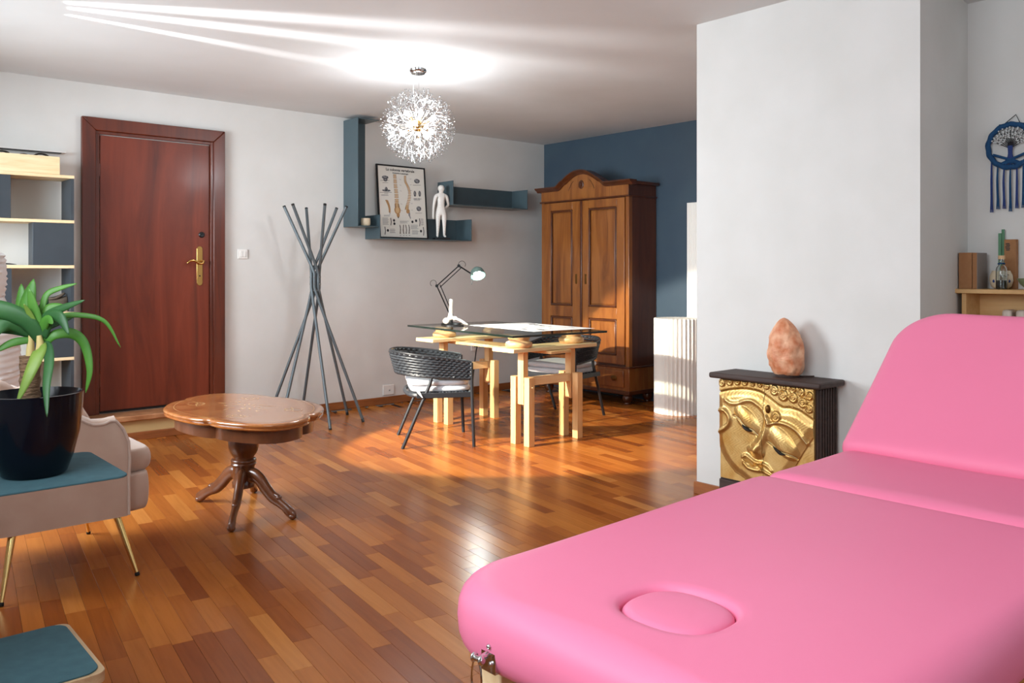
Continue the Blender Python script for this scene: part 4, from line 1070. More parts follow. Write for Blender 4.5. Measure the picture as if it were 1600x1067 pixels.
# anatomical foot model
ft = thing('foot_bone_model', 'white foot and shin bone model standing on the glass desk', 'model', (4.20, 5.535, GZ), -math.atan2(.658, .753))
sb = MB(); sb.tube([(-.035, -.012, .0), (-.035, -.012, .235)], .004, 8)
MB().lathe([(0, 0), (.055, 0), (.055, .008), (0, .010)], 24, (-.0, 0, 0), 1.5, .8).build('stand', 'black', ft)
shn = MB(); shn.tube([(-.030, 0, .075), (-.028, 0, .11), (-.026, 0, .16), (-.024, 0, .215), (-.023, 0, .222)], [.021, .015, .0125, .0135, .010], 12); shn.tube([(-.036, .02, .06), (-.034, .017, .12), (-.03, .014, .2)], [.010, .006, .006], 8)
shn.build('shin_bones', 'bone', ft, smooth=60)
ank = MB(); ank.sphere((-.062, 0, .042), (.030, .020, .026), 12, 10); ank.sphere((-.028, 0, .066), (.028, .020, .018), 12, 10); ank.sphere((.008, 0, .062), (.022, .026, .018), 12, 10); ank.build('ankle_bones', 'bone', ft, smooth=60)
for k in range(5):
    y = -.026 + .013 * k; e = .115 - .007 * k
    MB().tube([(.02, y * .8, .060), (.055, y, .046), (.085, y * 1.1, .026), (e - .012, y * 1.15, .020), (e, y * 1.15, .013)], [.009, .0075, .0085, .007, .005], 8).build('toe_bones', 'bone', ft, smooth=60)

# ================================================================== WOVEN CHAIRS
def woven_chair(label, loc, rz, throw):
    t = thing('woven_chair', label, 'chair', loc, rz, 'woven chairs at the desk')
    for sy in (-1, 1):
        MB().tube([(.255, sy * .283, 0), (.240, sy * .287, .40), (.236, sy * .288, .615)], .0125, 10).build('front_leg', 'chair_metal', t)
        MB().tube([(-.262, sy * .262, 0), (-.165, sy * .268, .23), (-.065, sy * .274, .46), (-.05, sy * .276, .52)], .0125, 10).build('rear_leg', 'chair_metal', t)
        MB().box(-.16, .25, sy * .276 - .010, sy * .276 + .010, .362, .400).build('seat_rail', 'chair_metal', t, bevel=.003)
    MB().tube(spline([(-.14, -.270, .382), (-.20, -.20, .382), (-.225, 0, .382), (-.20, .20, .382), (-.14, .270, .382)], 6), .016, 8).build('rear_rail', 'rope', t)
    MB().box(.225, .25, -.268, .268, .365, .400).build('front_rail', 'rope', t, bevel=.004)
    sw = MB()
    for k in range(18):
        x = -.185 + .41 * k / 17; hw = .262 if x > -.12 else .262 - (-.12 - x) * 1.0
        sw.tube([(x, lerp(-hw, hw, q / 24), .388 + .005 * (-1) ** (q + k)) for q in range(25)], .012, 6)
    sw.build('woven_seat', 'rope', t)
    # barrel back band, woven: rows in and out round the U
    up = []
    for k in range(15): up.append((lerp(.236, -.02, k / 14), -.288))
    for k in range(1, 41):
        a = -PI / 2 - PI * k / 40; up.append((-.02 + .29 * math.cos(a), .288 * math.sin(a)))
    for k in range(1, 15): up.append((lerp(-.02, .236, k / 14), .288))
    def zr(x):
        s = min(1, max(0, (.236 - x) / .5)); return lerp(.497, .530, s), lerp(.610, .684, s ** .8)
    L = [Vector((x, y, 0)) for x, y in up]; rowsn = 8; wv = MB(); wp = MB()
    nr = []
    for i, p in enumerate(L):
        d = (L[min(i + 1, len(L) - 1)] - L[max(i - 1, 0)]).normalized(); nr.append(Vector((-d.y, d.x, 0)) * -1)
    for r in range(rowsn):
        pth = []
        for i, p in enumerate(L):
            z0, z1 = zr(p.x); lean = .035 * (r / (rowsn - 1) - .4) * min(1, max(0, (.1 - p.x) / .3))
            z = lerp(z0 + .006, z1 - .006, r / (rowsn - 1)); q = p + nr[i] * (.0085 * (-1) ** (i + r)) ; k = 1 + lean / .29
            pth.append((q.x * k if p.x < .1 else q.x, q.y * (k if p.x < .1 else 1), z))
        wv.tube(pth, .0105, 6, flat=(.7, 1.0))
    wv.build('woven_back', 'rope', t, smooth=80)
    for ed in (0, 1):
        pth = []
        for i, p in enumerate(L):
            lean = .035 * (ed * 1.08 - .4) * min(1, max(0, (.1 - p.x) / .3)); k = 1 + lean / .29
            pth.append((p.x * k if p.x < .1 else p.x, p.y * (k if p.x < .1 else 1), zr(p.x)[ed] + (.004 if ed else -.002)))
        MB().tube(pth, .011, 8).build('back_rim', 'chair_metal', t)
    c1 = cushion(-.20, .245, -.245, .245, .400, .444, .018, 'lower_cushion', 'cushion', t, puff=.004)
    c2 = cushion(-.215, .235, -.25, .25, .445, .488, .02, 'upper_cushion', 'cushion', t, puff=.008)
    MB().tube([(-.16, -.26, .42), (-.145, -.285, .405), (-.12, -.30, .37)], [.007, .010, .003], 6).build('cushion_tie', 'cushion', c1)
    if throw: cushion(-.03, .245, -.246, .247, .490, .498, .004, 'folded_cloth', 'sage', t, puff=.004)
    return t
woven_chair('black woven armchair with a sage cloth on its pale cushion, left of the desk', (3.74, 5.165, 0), R(-30), True)
woven_chair('black woven armchair on the wardrobe side of the desk', (5.215, 5.285, 0), R(191), False)

# ================================================================== WARDROBE
wd = thing('wardrobe', 'antique walnut two-door wardrobe with an arched crest against the blue wall', 'wardrobe', (6.28, 5.885, 0))
WX, WY0, WY1, WB = 6.09, 5.281, 6.490, XR - .005
def wb(nm, b, m='walnut', bev=.004, parent=None): return B(*b).build(nm, m, parent or wd, bevel=bev, world=True)
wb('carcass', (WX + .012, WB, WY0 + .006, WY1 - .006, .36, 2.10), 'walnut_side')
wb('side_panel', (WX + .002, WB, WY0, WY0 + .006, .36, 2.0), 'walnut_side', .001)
wb('corner_post', (WX, WX + .05, WY0 - .002, WY0 + .042, .36, 2.0)); wb('corner_post', (WX, WX + .05, WY1 - .042, WY1 + .002, .36, 2.0))
wb('plinth', (WX - .010, WB, WY0 - .012, WY1 + .012, .115, .350), 'walnut'); wb('plinth_moulding', (WX - .022, WB, WY0 - .022, WY1 + .022, .350, .366), 'walnut_dark', .005)
wb('base_moulding', (WX - .020, WB, WY0 - .02, WY1 + .02, .098, .135), 'walnut_dark', .006)
dr = wb('drawer', (WX - .022, WX + .02, WY0 + .05, WY1 - .05, .165, .325), 'walnut', .004)
for y in (5.45, 6.32):
    mb = MB()
    mb.lathe([(0, 0), (.030, 0), (.034, .006), (.028, .014), (.012, .019), (0, .02)], 20, (0, 0, 0), .75, 1.1); mb.xf(Matrix.Translation((WX - .022, y, .25)) @ Matrix.Rotation(R(-90), 4, 'Y')); mb.build('cup_pull', 'knob', dr, world=True)
for x in (WX + .05, WB - .06):
    for y in (WY0 + .06, WY1 - .06):
        mb = MB().lathe([(0, 0), (.030, 0), (.034, .008), (.030, .018), (.040, .03), (.05, .055), (.048, .08), (.036, .1)], 24); mb.v = [(p[0] + x, p[1] + y, p[2]) for p in mb.v]; mb.build('bun_foot', 'walnut_dark', wd, world=True, smooth=50)
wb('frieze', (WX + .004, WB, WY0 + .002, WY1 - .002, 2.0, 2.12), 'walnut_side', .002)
wb('frieze_face', (WX - .006, WX + .004, WY0, WY1, 2.006, 2.12), 'walnut', .002)
wb('frieze_moulding', (WX - .020, WB, WY0 - .016, WY1 + .016, 1.992, 2.006), 'walnut_dark', .005)
wb('cornice_side', (WX - .01, WB, WY0 - .05, WY0, 2.112, 2.142), 'walnut_dark', .010); wb('cornice_side', (WX - .01, WB, WY1, WY1 + .05, 2.112, 2.142), 'walnut_dark', .010)
def crest(y):
    c = 5.902; h = abs(y - c)
    if h < .235: return 2.135 + .155 * math.cos(h / .235 * 1.13) ** 1.0 - .155 * math.cos(1.13) + .0585
    if h < .345: t = (h - .235) / .11; return lerp(2.135 + .0585, 2.135, t * t * (3 - 2 * t))
    return 2.135
ysx = list(np.linspace(WY0, WY1, 90))
mb = MB().prism([(WY0, 2.10), (WY1, 2.10)] + [(y, crest(y) - .012) for y in reversed(ysx)], WX - .004, WX + .05, 'x'); ped = mb.build('crest_board', 'walnut', wd, world=True, fixn=True, smooth=30)
pth = [(y, crest(y)) for y in np.linspace(WY0 - .055, WY1 + .055, 110)]; rings = []
for i, (y, z) in enumerate(pth):
    a, b = pth[max(i - 1, 0)], pth[min(i + 1, len(pth) - 1)]; dy, dz = b[0] - a[0], b[1] - a[1]; l = math.hypot(dy, dz); ny, nz = -dz / l, dy / l
    rings.append([(WX + xo, y + ny * o, z + nz * o) for xo, o in ((.05, -.030), (-.012, -.030), (-.020, -.022), (-.026, -.012), (-.044, -.004), (-.055, .008), (-.055, .016), (.05, .016))])
MB().loops(rings).build('crest_moulding', 'walnut_dark', wd, world=True, fixn=True, smooth=40)
mb = MB().lathe([(0, .018), (.012, .016), (.016, .008), (.026, .010), (.034, .006), (.036, 0), (0, 0)], 32, (0, 0, 0), 1.25, 1); mb.xf(Matrix.Translation((WX - .004, 5.905, 2.150)) @ Matrix.Rotation(R(-90), 4, 'Y')); mb.build('medallion', 'walnut_dark', ped, world=True)
for s in (-1, 1):
    MB().tube([(WX - .006, 5.905 + s * (.11 + .07 * k / 10), 2.19 - .09 * (k / 10) ** 1.5) for k in range(11)], .003, 6).build('carved_line', 'walnut_dark', ped, world=True)
def door_w(y0, y1, py0, py1):
    dz0, dz1 = .385, 1.985
    d = wb('door', (WX + .004, WX + .016, y0, y1, dz0, dz1), 'walnut', .001)
    ul, uu, ll_, lu = .925, 1.905, .465, .815
    for b in ((y0, py0, dz0, dz1), (py1, y1, dz0, dz1)): wb('stile', (WX - .014, WX + .006, b[0], b[1], b[2], b[3]), 'walnut', .003, d)
    for b in ((dz0, ll_), (lu, ul), (uu, dz1)): wb('rail', (WX - .0135, WX + .006, py0, py1, b[0], b[1]), 'walnut', .003, d)
    for z0, z1 in ((ll_, lu), (ul, uu)):
        wb('panel', (WX - .004, WX + .006, py0 + .03, py1 - .03, z0 + .03, z1 - .03), 'walnut', .004, d)
        rect = [(py0 + .012, z0 + .012), (py1 - .012, z0 + .012), (py1 - .012, z1 - .012), (py0 + .012, z1 - .012)]
        mb = MB()
        for (a, b), (c, e) in zip(rect, rect[1:] + rect[:1]): mb.bar((WX - .008, a, b), (WX - .008, c, e), .020, .016, up=(1, 0, 0))
        mb.build('panel_moulding', 'walnut_dark', d, bevel=.004, world=True)
    return d
dR = door_w(5.325, 5.893, 5.425, 5.798); dL = door_w(5.901, 6.446, 6.022, 6.342)
wb('astragal', (WX - .024, WX - .012, 5.880, 5.908, .39, 1.985), 'walnut_dark', .005, dR)
for d, y in ((dR, 5.835), (dL, 5.965)):
    wb('key_plate', (WX - .017, WX - .013, y - .012, y + .012, 1.15, 1.25), 'knob', .002, d)

# ================================================================== PLEATED PAPER SCREENS
def pleat(pts_in, pts_out, z0, z1):
    poly = []
    for i, (a, b) in enumerate(zip(pts_in, pts_out)): poly.append(a if i % 2 == 0 else b)
    return poly
n = 72; c = (6.15, 4.75); poly = [(c[0] + (.215 if j % 2 else .198) * math.cos(2 * PI * j / n), c[1] + (.215 if j % 2 else .198) * math.sin(2 * PI * j / n)) for j in range(n)]
solo('pleated_paper_stool', MB().prism(poly, 0, .853), 'paper_warm', 'waist-high round pleated white paper column beside the wardrobe', 'paper column', smooth=0)
pts = []
for k in range(41): pts.append((6.375 + (.006 if k % 2 else 0), 4.50 + .318 * k / 40))
for k in range(13): pts.append((6.375 + .105 * k / 12, 4.818 + (.005 if k % 2 else 0)))
for k in range(41): pts.append((6.48, 4.818 - .318 * k / 40))
pts.append((6.48, 4.50))
solo('pleated_paper_screen', MB().prism(pts[:-1], 0, 1.915), 'paper_warm', 'tall folded white paper screen against the blue wall', 'paper screen', smooth=0)

# ================================================================== CABINET WITH CARVED GOLD FACE
cb = thing('carved_cabinet', 'dark wood cabinet whose doors carry a carved gold face', 'cabinet', (3.88, 2.37, 0))
CX = 3.785; PY1, PY0, PZ0, PZ1 = 2.634, 2.098, .187, .708
B(CX + .004, 3.971, 2.085, 2.644, 0.0, .715).build('body', 'dark_wood', cb, bevel=.003, world=True)
B(CX - .012, CX + .004, 2.090, 2.642, .0, .178).build('plinth_front', 'dark_wood', cb, bevel=.004, world=True)
B(3.725, 3.971, 2.040, 2.676, .715, .745).build('top_board', 'dark_wood', cb, bevel=.010, seg=3, world=True)
for k in range(7):
    x = CX + .014 + k * .025; B(x, x + .014, 2.078, 2.087, .03, .705).build('flute', 'dark_wood', cb, bevel=.003, world=True)
def cmap(x, y):
    t = (x - 163) / 525; k = 1 + .0838 * t; u = t / (t + (1 - t) * .9227) * (PY1 - PY0)
    return (u, PZ1 - ((y + 167) / k - 597) / 545 * (PZ1 - PZ0))
def cm(pts): return np.array([cmap(*p) for p in pts])
KM = .00098
U, Vv = np.meshgrid(np.linspace(0, PY1 - PY0, 221), np.linspace(PZ0, PZ1, 211))
def dist_poly(pts, closed=False):
    P_ = np.array(pts); D = np.full(U.shape, 9.0); T_ = np.zeros(U.shape); m = len(P_); segs = [(i, (i + 1) % m) for i in range(m if closed else m - 1)]
    for s, (i, j) in enumerate(segs):
        a, b = P_[i], P_[j]; ab = b - a; L2 = ab @ ab + 1e-12
        t = np.clip(((U - a[0]) * ab[0] + (Vv - a[1]) * ab[1]) / L2, 0, 1); d = np.hypot(U - a[0] - t * ab[0], Vv - a[1] - t * ab[1])
        T_ = np.where(d < D, (s + t) / len(segs), T_); D = np.minimum(D, d)
    return D, T_
def inside(pts):
    P_ = np.array(pts); r = np.zeros(U.shape, bool); m = len(P_)
    for i in range(m):
        a, b = P_[i], P_[(i + 1) % m]
        c = ((a[1] > Vv) != (b[1] > Vv)) & (U < (b[0] - a[0]) * (Vv - a[1]) / (b[1] - a[1] + 1e-12) + a[0]); r ^= c
    return r
def sm(x): x = np.clip(x, 0, 1); return x * x * (3 - 2 * x)
def cs(pts, n=6): return [(p.x, p.y) for p in spline([(x, y, 0) for x, y in pts], n)]
hairline = [(150, 502), (230, 485), (310, 480), (390, 495), (440, 525), (510, 575), (560, 580), (610, 595), (650, 620), (700, 655)]
face = cs(hairline) + [(720, 700)] + cs([(690, 740), (655, 790), (615, 855), (570, 930), (500, 1010), (420, 1045), (340, 1010), (290, 970), (250, 945), (205, 890), (175, 840), (150, 770)])
Dh = np.zeros(U.shape)
F_ = cm(face); dF, _ = dist_poly(F_, True); ins = inside(F_)
Dh += np.where(ins, .006 + .012 * sm(dF / .045), 0)
hl = cm(cs(hairline)); dH, _ = dist_poly(hl); above = ~ins
band = above & (Vv > .5); Dh += np.where(band, .009 * sm(dH / .006), 0); Dh -= .006 * np.exp(-(dH / .0028) ** 2)
browL = cs([(205, 545), (235, 562), (275, 562), (315, 547), (355, 548), (392, 572), (422, 605), (445, 655), (452, 672)]); browR = cs([(452, 672), (490, 664), (530, 668), (570, 684), (605, 708), (635, 745), (655, 778)])
for br in (browL, browR):
    d, t = dist_poly(cm(br)); Dh += .008 * np.exp(-(d / .010) ** 2)
def dome(cx, cy, rx, ry, rot, h):
    c = cmap(cx, cy); du, dv = (U - c[0]) / KM, -(Vv - c[1]) / KM; a = math.cos(rot); b = math.sin(rot); x = (du * a + dv * b) / rx; y = (-du * b + dv * a) / ry; q = x * x + y * y
    return h * np.clip(1 - q, 0, 1) ** .8
Dh += dome(325, 652, 95, 52, R(40), .016); Dh += dome(525, 775, 110, 55, R(42), .016)
eyeL = cs([(250, 630), (282, 646), (302, 672), (330, 695), (358, 708), (385, 738)]); eyeR = cs([(440, 768), (470, 790), (500, 818), (540, 832), (578, 845), (600, 862)])
for ey in (eyeL, eyeR):
    d, t = dist_poly(cm(ey)); Dh -= .009 * np.exp(-(d / .0045) ** 2)
d, t = dist_poly(cm(cs([(436, 640), (432, 700), (412, 760), (380, 815)]))); wn = .012 + .013 * t; Dh += (.010 + .016 * t) * np.exp(-(d / wn) ** 2)
Dh += dome(384, 822, 46, 44, 0, .010) + dome(343, 812, 20, 22, 0, .007) + dome(412, 836, 14, 20, 0, .004)
for pts, h, w_ in (([(303, 856), (322, 848), (345, 864), (375, 884), (410, 892)], .010, .0085), ([(312, 892), (330, 912), (356, 922), (385, 928), (412, 928)], .011, .0095), ([(412, 892), (440, 905), (462, 930)], .008, .008), ([(412, 928), (440, 945), (462, 955)], .008, .008)):
    d, t = dist_poly(cm(cs(pts))); Dh += h * np.exp(-(d / w_) ** 2)
d, t = dist_poly(cm(cs([(300, 868), (330, 884), (355, 906), (382, 902), (412, 918)]))); Dh -= .009 * np.exp(-(d / .003) ** 2)
d, t = dist_poly(cm(cs([(160, 603), (195, 600), (222, 630), (225, 668), (200, 700), (160, 722)]))); Dh += .014 * np.exp(-(d / .010) ** 2)
curls = [(178, 450, 22), (222, 444, 22), (266, 442, 20), (308, 446, 18), (350, 452, 16), (392, 456, 16), (430, 465, 18), (475, 488, 27), (524, 515, 30), (579, 526, 28), (632, 552, 27), (668, 586, 22), (522, 472, 20), (575, 478, 22), (622, 494, 23), (668, 515, 22), (200, 425, 18), (245, 424, 18), (487, 632, 30)]
for x, y, r in curls:
    c = cmap(x, y); q = np.hypot(U - c[0], Vv - c[1]) / (r * KM); an = np.arctan2(Vv - c[1], U - c[0])
    Dh += np.where(q < 1, .012 * np.sqrt(np.clip(1 - q * q, 0, 1)) + .0022 * np.cos(2 * PI * 2.6 * q - an), 0)
Dh += .00025 * np.sin(U * 310 + 3 * np.sin(Vv * 90)) * np.sin(Vv * 260)
def hat(x, y):
    u, v = cmap(x, y); i = int(round(u / (PY1 - PY0) * 220)); j = int(round((v - PZ0) / (PZ1 - PZ0) * 210)); return u, v, float(Dh[min(max(j, 0), 210), min(max(i, 0), 220)])
doors = []
for k, (i0, i1) in enumerate(((0, 111), (111, 221))):
    vs, fs = [], []; m = i1 - i0
    for j in range(211):
        for i in range(i0, i1):
            uu = U[j, i]
            if k == 0 and i == i1 - 1: uu -= .0
            vs.append((CX - .010 - Dh[j, i], PY1 - uu, Vv[j, i]))
    fs = [(j * m + i, (j + 1) * m + i, (j + 1) * m + i + 1, j * m + i + 1) for j in range(210) for i in range(m - 1)]
    o0 = len(vs); edge = [j * m for j in range(211)], [j * m + m - 1 for j in range(211)], list(range(m)), [210 * m + i for i in range(m)]
    for e in edge:
        b = len(vs); vs += [(CX + .004, vs[q][1], vs[q][2]) for q in e]
        fs += [(e[q], e[q + 1], b + q + 1, b + q) for q in range(len(e) - 1)]
    doors.append(MB().add(vs, fs).build('door', 'gold', cb, world=True, smooth=65, fixn=True, label='carved gold leaf door half of the face'))
def on_relief(pts, r, name, m, par, flat=None, lift=.0):
    pth = []
    for x, y in cs(pts, 3):
        u, v, h = hat(x, y); pth.append((CX - .010 - h - lift, PY1 - u, v))
    return MB().tube(pth, r, 6).build(name, m, par, world=True)
on_relief([(205, 545), (235, 562), (275, 562), (315, 547), (355, 548), (392, 572)], .0016, 'brow_line', 'gold_light', doors[0]); on_relief([(420, 600), (445, 655), (452, 672), (490, 664), (530, 668), (570, 684), (605, 708), (635, 745), (655, 778)], .0016, 'brow_line', 'gold_light', doors[1])
on_relief(eyeL[::3], .0018, 'eye_rim', 'gold_light', doors[0], lift=.0035); on_relief(eyeR[::3], .0018, 'eye_rim', 'gold_light', doors[1], lift=.0035)
for pts, dd in (([(302, 678), (318, 694), (338, 706), (358, 714)], 0), ([(470, 796), (490, 815), (515, 832), (545, 840)], 1)):
    mb = MB(); pth = []
    for x, y in cs(pts, 4): u, v, h = hat(x, y); pth.append((CX - .010 - h - .003, PY1 - u, v))
    k = len(pth); mb.tube(pth, [.002 + .0075 * math.sin(PI * i / (k - 1)) for i in range(k)], 8, flat=(1, 1)).build('iris', 'eye', doors[dd], world=True)
u, v, h = hat(442, 590); mb = MB().sphere((CX - .012 - h, PY1 - u, v), (.012, .013, .022), 14, 10); mb.build('brow_mark', 'knob', doors[1], world=True)
u, v, h = hat(640, 770)
# salt lamp
sl = thing('salt_lamp', 'rough orange-pink salt rock lamp on the carved cabinet', 'salt lamp', (3.865, 2.295, .745))
rings = []
pf = [(.000, .066), (.012, .076), (.04, .086), (.08, .092), (.12, .093), (.16, .088), (.20, .076), (.235, .058), (.262, .038), (.280, .018), (.286, .004)]
for k in range(41):
    z = .286 * k / 40
    for (a, ra), (b, rb) in zip(pf, pf[1:]):
        if a <= z <= b + 1e-9: r = lerp(ra, rb, (z - a) / (b - a))
    row = []
    for j in range(56):
        t = 2 * PI * j / 56; p = Vector((math.cos(t) * 2.2, math.sin(t) * 2.2, z * 16)); q = 1 + .12 * mnoise.noise(p) + .06 * mnoise.noise(p * 2.3) + .03 * mnoise.noise(p * 5)
        row.append((r * q * math.cos(t) * .82, r * q * math.sin(t) + .018 * (z / .28), z + .012))
    rings.append(row)
MB().loops(rings).build('rock', 'salt', sl, smooth=50)
MB().lathe([(0, 0), (.060, 0), (.062, .008), (.055, .016), (0, .016)], 28).build('wooden_base', 'dark_wood', sl)
MB().tube(spline([(.03, -.05, .004), (.06, -.08, .004), (.085, -.10, .004)], 4), .004, 6).build('cable', 'dark_wood', sl)

# ================================================================== SHELF IN THE RECESS and what stands on it
rs = thing('radiator_shelf', 'birch shelf built over the radiator in the right recess', 'shelf', (4.66, 1.2, 0))
B(4.535, 4.756, .60, 1.748, 1.168, 1.190).build('top_board', 'pine_dark', rs, bevel=.003, world=True)
B(4.560, 4.756, 1.700, 1.722, 0, 1.168).build('side_board', 'pine_dark', rs, bevel=.002, world=True)
B(4.735, 4.756, .60, 1.700, 1.040, 1.168).build('back_board', 'pine_dark', rs, bevel=.002, world=True)
B(4.560, 4.756, .62, .642, 0, 1.168).build('side_board', 'pine_dark', rs, bevel=.002, world=True)
rd = thing('radiator', 'cream column radiator under the birch shelf', 'radiator', (4.67, 1.1, .12))
for k in range(10):
    y = 1.535 - .062 * k; mb = MB().box(4.62, 4.725, y - .022, y + .022, .14, 1.088); mb.build('column', 'radiator', rd, bevel=.014, seg=3, world=True)
for z in (.2, 1.03): MB().tube([(4.672, 1.60, z), (4.672, .95, z)], .020, 12).build('header_pipe', 'radiator', rd, world=True)
MB().lathe([(0, 0), (.016, 0), (.020, .01), (.018, .03), (0, .032)], 14).xf(Matrix.Translation((4.672, 1.557, 1.03)) @ Matrix.Rotation(R(-90), 4, 'X')).build('valve', 'radiator', rd, world=True)
for x in (4.64, 4.70): B(x - .01, x + .01, 1.50, 1.52, 0.0, .14).build('foot', 'radiator', rd, world=True)
SZ = 1.1905
bk = thing('boxed_book', 'brown cloth boxed volume at the pier end of the birch shelf', 'book', (4.64, 1.70, SZ))
B(4.575, 4.705, 1.679, 1.742, SZ, SZ + .185).build('case', 'card', bk, bevel=.002, world=True)
bk2 = thing('slim_book', 'slim brown book with grey covers beside the boxed volume', 'book', (4.64, 1.66, SZ))
B(4.577, 4.705, 1.655, 1.677, SZ, SZ + .184).build('spine_block', 'card', bk2, bevel=.002, world=True)
B(4.577, 4.705, 1.6535, 1.655, SZ, SZ + .184).build('cover', 'card_grey', bk2, world=True)
cp = thing('ceramic_cup', 'round cream ceramic cup with a blue drop motif on the shelf', 'cup', (4.670, 1.574, SZ))
MB().lathe([(0, 0), (.030, 0), (.046, .014), (.053, .042), (.050, .070), (.040, .093), (.037, .093), (.046, .068), (.049, .042), (.042, .016), (0, .006)], 36).build('body', 'ceramic', cp, smooth=60)
for a, z in ((195, .045), (240, .040), (160, .04)):
    t = R(a); MB().sphere((.0525 * math.cos(t), .0525 * math.sin(t), z), (.003, .006, .008), 8, 6).build('motif', 'yarn_v', cp)
MB().tube([(.0505 * math.cos(R(a)), .0505 * math.sin(R(a)), .072 + .003 * math.sin(a * .9)) for a in range(185, 245, 4)], .0012, 5).build('scribble', 'ink', cp)
for i, (y, x, zt, lb) in enumerate(((1.600, 4.725, .285, 'shorter flat green stick standing behind the cream cup'), (1.588, 4.735, .305, 'taller flat green stick standing behind the cream cup'))):
    solo('incense_stick', B(x, x + .006, y - .007, y + .007, SZ, SZ + zt), 'stick', lb, 'incense stick', bevel=.001)
ib = thing('incense_box', 'tall brown cardboard box with a dark stamp behind the bottle', 'box', (4.735, 1.55, SZ))
B(4.715, 4.752, 1.522, 1.576, SZ, SZ + .252).build('carton', 'card', ib, bevel=.002, world=True)
mb = MB()
for k in range(5): mb.box(4.7142, 4.715, 1.556 - .006 - .002 * (k % 2), 1.566 + .002 * (k % 3), SZ + .195 + .008 * k, SZ + .200 + .008 * k)
mb.build('stamp', 'ink', ib, world=True)
solo('small_carton', B(4.70, 4.712, 1.556, 1.590, SZ, SZ + .112), 'card', 'low brown carton peeping over the cream cup', 'box', bevel=.002)
bo = thing('oil_bottle', 'clear glass bottle with cork and dark liquid on the shelf', 'bottle', (4.578, 1.542, SZ))
MB().lathe([(0, 0), (.022, 0), (.025, .004), (.025, .098), (.022, .108), (.010, .125), (.009, .142), (.012, .144), (.012, .150), (.0085, .150), (.0075, .125), (.020, .106), (.0225, .098), (.0225, .006), (0, .004)], 28).build('glass', 'glass', bo, smooth=50)
MB().lathe([(0, .0045), (.0222, .0065), (.0222, .045), (0, .045)], 24).build('liquid', 'oil', bo)
MB().lathe([(0, .146), (.0078, .146), (.0078, .150), (.015, .150), (.015, .168), (0, .168)], 20).build('cork', 'cork', bo)
MB().tube([(.014 * math.cos(t), .014 * math.sin(t), .128 + .002 * math.sin(2 * t)) for t in np.linspace(0, 2 * PI, 20)[:-1]], .0035, 6, closed=True).build('neck_tie', 'yarn', bo)
bw = thing('green_bowl', 'small olive-green bowl at the right picture edge on the shelf', 'bowl', (4.62, 1.425, SZ))
MB().lathe([(0, 0), (.022, 0), (.024, .006), (.045, .026), (.060, .054), (.057, .055), (.042, .030), (.02, .011), (0, .01)], 36).build('bowl_body', 'celadon', bw, smooth=60)

# ---------------------------------------------------------------- tree of life macrame hanging
dc = thing('macrame_hanging', 'blue yarn tree-of-life ring with tassels on the recess wall', 'wall hanging', (4.735, 1.553, 1.571))
DX, DY, DZ, DR = 4.735, 1.553, 1.921, .105
def dp(a, r, dx=0): return Vector((DX + dx, DY + r * math.cos(a), DZ + r * 1.04 * math.sin(a)))
MB().tube([dp(t, DR + .002 * math.sin(13 * t)) for t in np.linspace(0, 2 * PI, 73)[:-1]], .0135, 10, closed=True).build('ring', 'yarn', dc, world=True)
MB().tube([dp(R(120), DR, -.005), Vector((DX + .01, DY - .022, 2.078)), dp(R(65), DR, -.005)], .0022, 6).build('hanging_cord', 'cord', dc, world=True)
for a in (120, 65, 195): MB().sphere(dp(R(a), DR + .01), .007, 8, 6).build('knot', 'yarn', dc, world=True)
tr_ = MB()
for k in range(5): tr_.tube(spline([(DX, DY + .028 * (k - 2) / 2 * 1.4, DZ - .095), (DX - .003, DY + .004 * (k - 2), DZ - .055), (DX - .003, DY + .004 * (k - 2), DZ + .0)], 4), .0045, 6)
tr_.build('tree_trunk', 'yarn_v', dc, world=True)
rm_ = MB(); bd = MB(); rb = random.Random(2)
for k in range(13):
    a = R(20 + 140 * k / 12); st_ = Vector((DX - .003, DY + .006 * math.cos(a), DZ - .018 + .02 * math.sin(a))); en = dp(a, .092)
    rm_.tube([st_, lerp(st_, en, .5), en], .0022, 5)
    for q in np.linspace(.45, .97, 6 if 3 < k < 9 else 5):
        p = lerp(st_, en, q); bd.sphere((p.x - .005, p.y + rb.uniform(-.005, .005), p.z + rb.uniform(-.004, .004)), .0046, 6, 5)
rm_.build('branches', 'cord', dc, world=True); bd.build('beads', 'bead', dc, world=True, kind='stuff')
bm_ = MB(); bm_.tube(spline([dp(R(205), .09), Vector((DX - .002, DY - .04 * -1, DZ - .088)), Vector((DX - .002, DY, DZ - .084)), Vector((DX - .002, DY - .04, DZ - .088)), dp(R(-25), .09)], 5), .007, 8); bm_.build('ground_cord', 'yarn', dc, world=True)
for k in range(7):
    y = DY + .088 - .0293 * k; zt = DZ - 1.04 * math.sqrt(max(0, DR ** 2 - (y - DY) ** 2)) - .008; zb = 1.585 + .018 * abs(math.sin(k * 2.1)); mb = MB()
    for s in (-1, 0, 1):
        mb.tube(spline([(DX, y + .001 * s, zt + .01), (DX - .003, y + .003 * s + .002 * math.sin(k), lerp(zt, zb, .35)), (DX - .001, y + .0035 * s, lerp(zt, zb, .75)), (DX, y + .006 * s, zb)], 5), .0024, 5)
    mb.sphere((DX, y, zb + .02), (.006, .006, .005), 8, 6)
    mb.build('tassel', 'yarn' if k % 2 else 'yarn_v', dc, world=True)

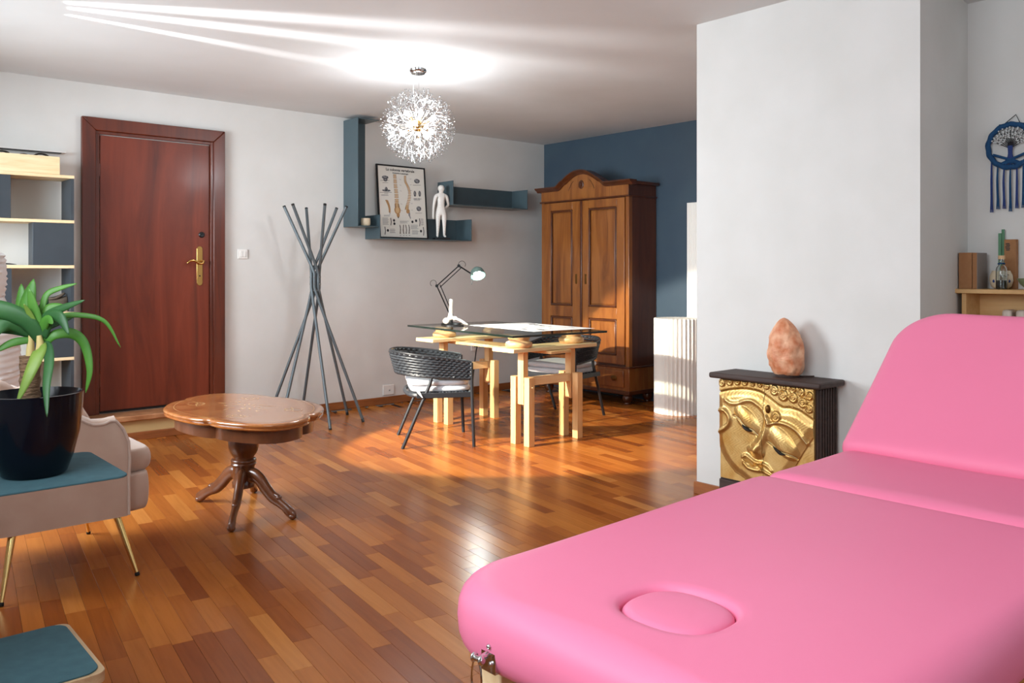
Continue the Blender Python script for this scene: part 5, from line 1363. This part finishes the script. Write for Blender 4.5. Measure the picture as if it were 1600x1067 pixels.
# ================================================================== FLOOR LAMP just left of the picture
fl = thing('floor_lamp', 'unseen floor lamp with an added head slotted to throw ceiling streaks', 'lamp', (.60, 5.05, 0))
MB().lathe([(0, 0), (.14, 0), (.14, .012), (.03, .02), (0, .02)], 32, (.60, 5.05, 0)).build('base', 'black', fl, world=True)
MB().tube([(.60, 5.05, .015), (.60, 5.05, 2.02)], .012, 10).build('pole', 'black', fl, world=True)
LX, LY, LZ = .72, 5.12, 1.62
hm = MB(); slots = [(-29.8, -25.8), (-18.0, -14.2), (-0.6, 0.9)]  # unseen head, its slots shaped to throw the light streaks on the ceiling
cuts = sorted(slots); a = cuts[-1][1]; segs = []
cur = cuts[-1][1]
ends = [(cuts[i][1], cuts[i + 1][0]) for i in range(len(cuts) - 1)] + [(cuts[-1][1], cuts[0][0] + 360)]
for a0, a1 in ends:
    nn = max(2, int((a1 - a0) / 6) + 1); ro, ri = .112, .108
    pts = [(LX + ro * math.cos(R(lerp(a0, a1, k / nn))), LY + ro * math.sin(R(lerp(a0, a1, k / nn)))) for k in range(nn + 1)] + [(LX + ri * math.cos(R(lerp(a1, a0, k / nn))), LY + ri * math.sin(R(lerp(a1, a0, k / nn)))) for k in range(nn + 1)]
    hm.prism(pts, LZ + .03, LZ + .25)
hm.lathe([(0, -.122), (.112, -.122), (.112, -.118), (0, -.118)], 40, (LX, LY, LZ)); hm.lathe([(0, .248), (.112, .248), (.112, .252), (0, .252)], 40, (LX, LY, LZ))
hm.grid(lambda u, v: (LX + .11 * math.cos(2 * PI * u), LY + .11 * math.sin(2 * PI * u), LZ - .12 + .15 * v), 40, 2, True)
hm.tube([(.60, 5.05, 1.54), (.63, 5.07, 1.54)], .012, 8)
hm.build('streak_slot_head', 'black', fl, world=True, smooth=0)
pl_ = bpy.data.lights.new('floor_lamp_upper', 'POINT'); pl_.energy = 360; pl_.shadow_soft_size = .006; pl_.color = (.97, .98, 1)
po_ = bpy.data.objects.new('floor_lamp_upper', pl_); COL.objects.link(po_); po_.location = (LX, LY, LZ)
rf = MB().lathe([(.02, .10), (.05, .085), (.085, .04), (.10, 0), (.098, 0), (.083, .04), (.048, .083), (.018, .097)], 32)
SPD = Vector((math.cos(R(25)) * math.cos(R(-6)), math.cos(R(25)) * math.sin(R(-6)), -math.sin(R(25))))
rf.xf(Matrix.Translation((.66, 5.15, 2.0)) @ Vector((0, 0, -1)).rotation_difference(SPD).to_matrix().to_4x4()); rf.build('reflector', 'chrome', fl, world=True, smooth=50)
MB().tube([(.60, 5.05, 1.99), (.63, 5.12, 2.03)], .010, 8).build('reflector_arm', 'black', fl, world=True)
s_ = bpy.data.lights.new('floor_lamp_beam', 'SPOT'); s_.energy = 1700; s_.spot_size = R(37); s_.spot_blend = .18; s_.shadow_soft_size = .03; s_.color = (1, .88, .7)
so = bpy.data.objects.new('floor_lamp_beam', s_); COL.objects.link(so); so.location = Vector((.66, 5.15, 2.0)) + SPD * .03; so.rotation_euler = Vector((0, 0, -1)).rotation_difference(SPD).to_euler()
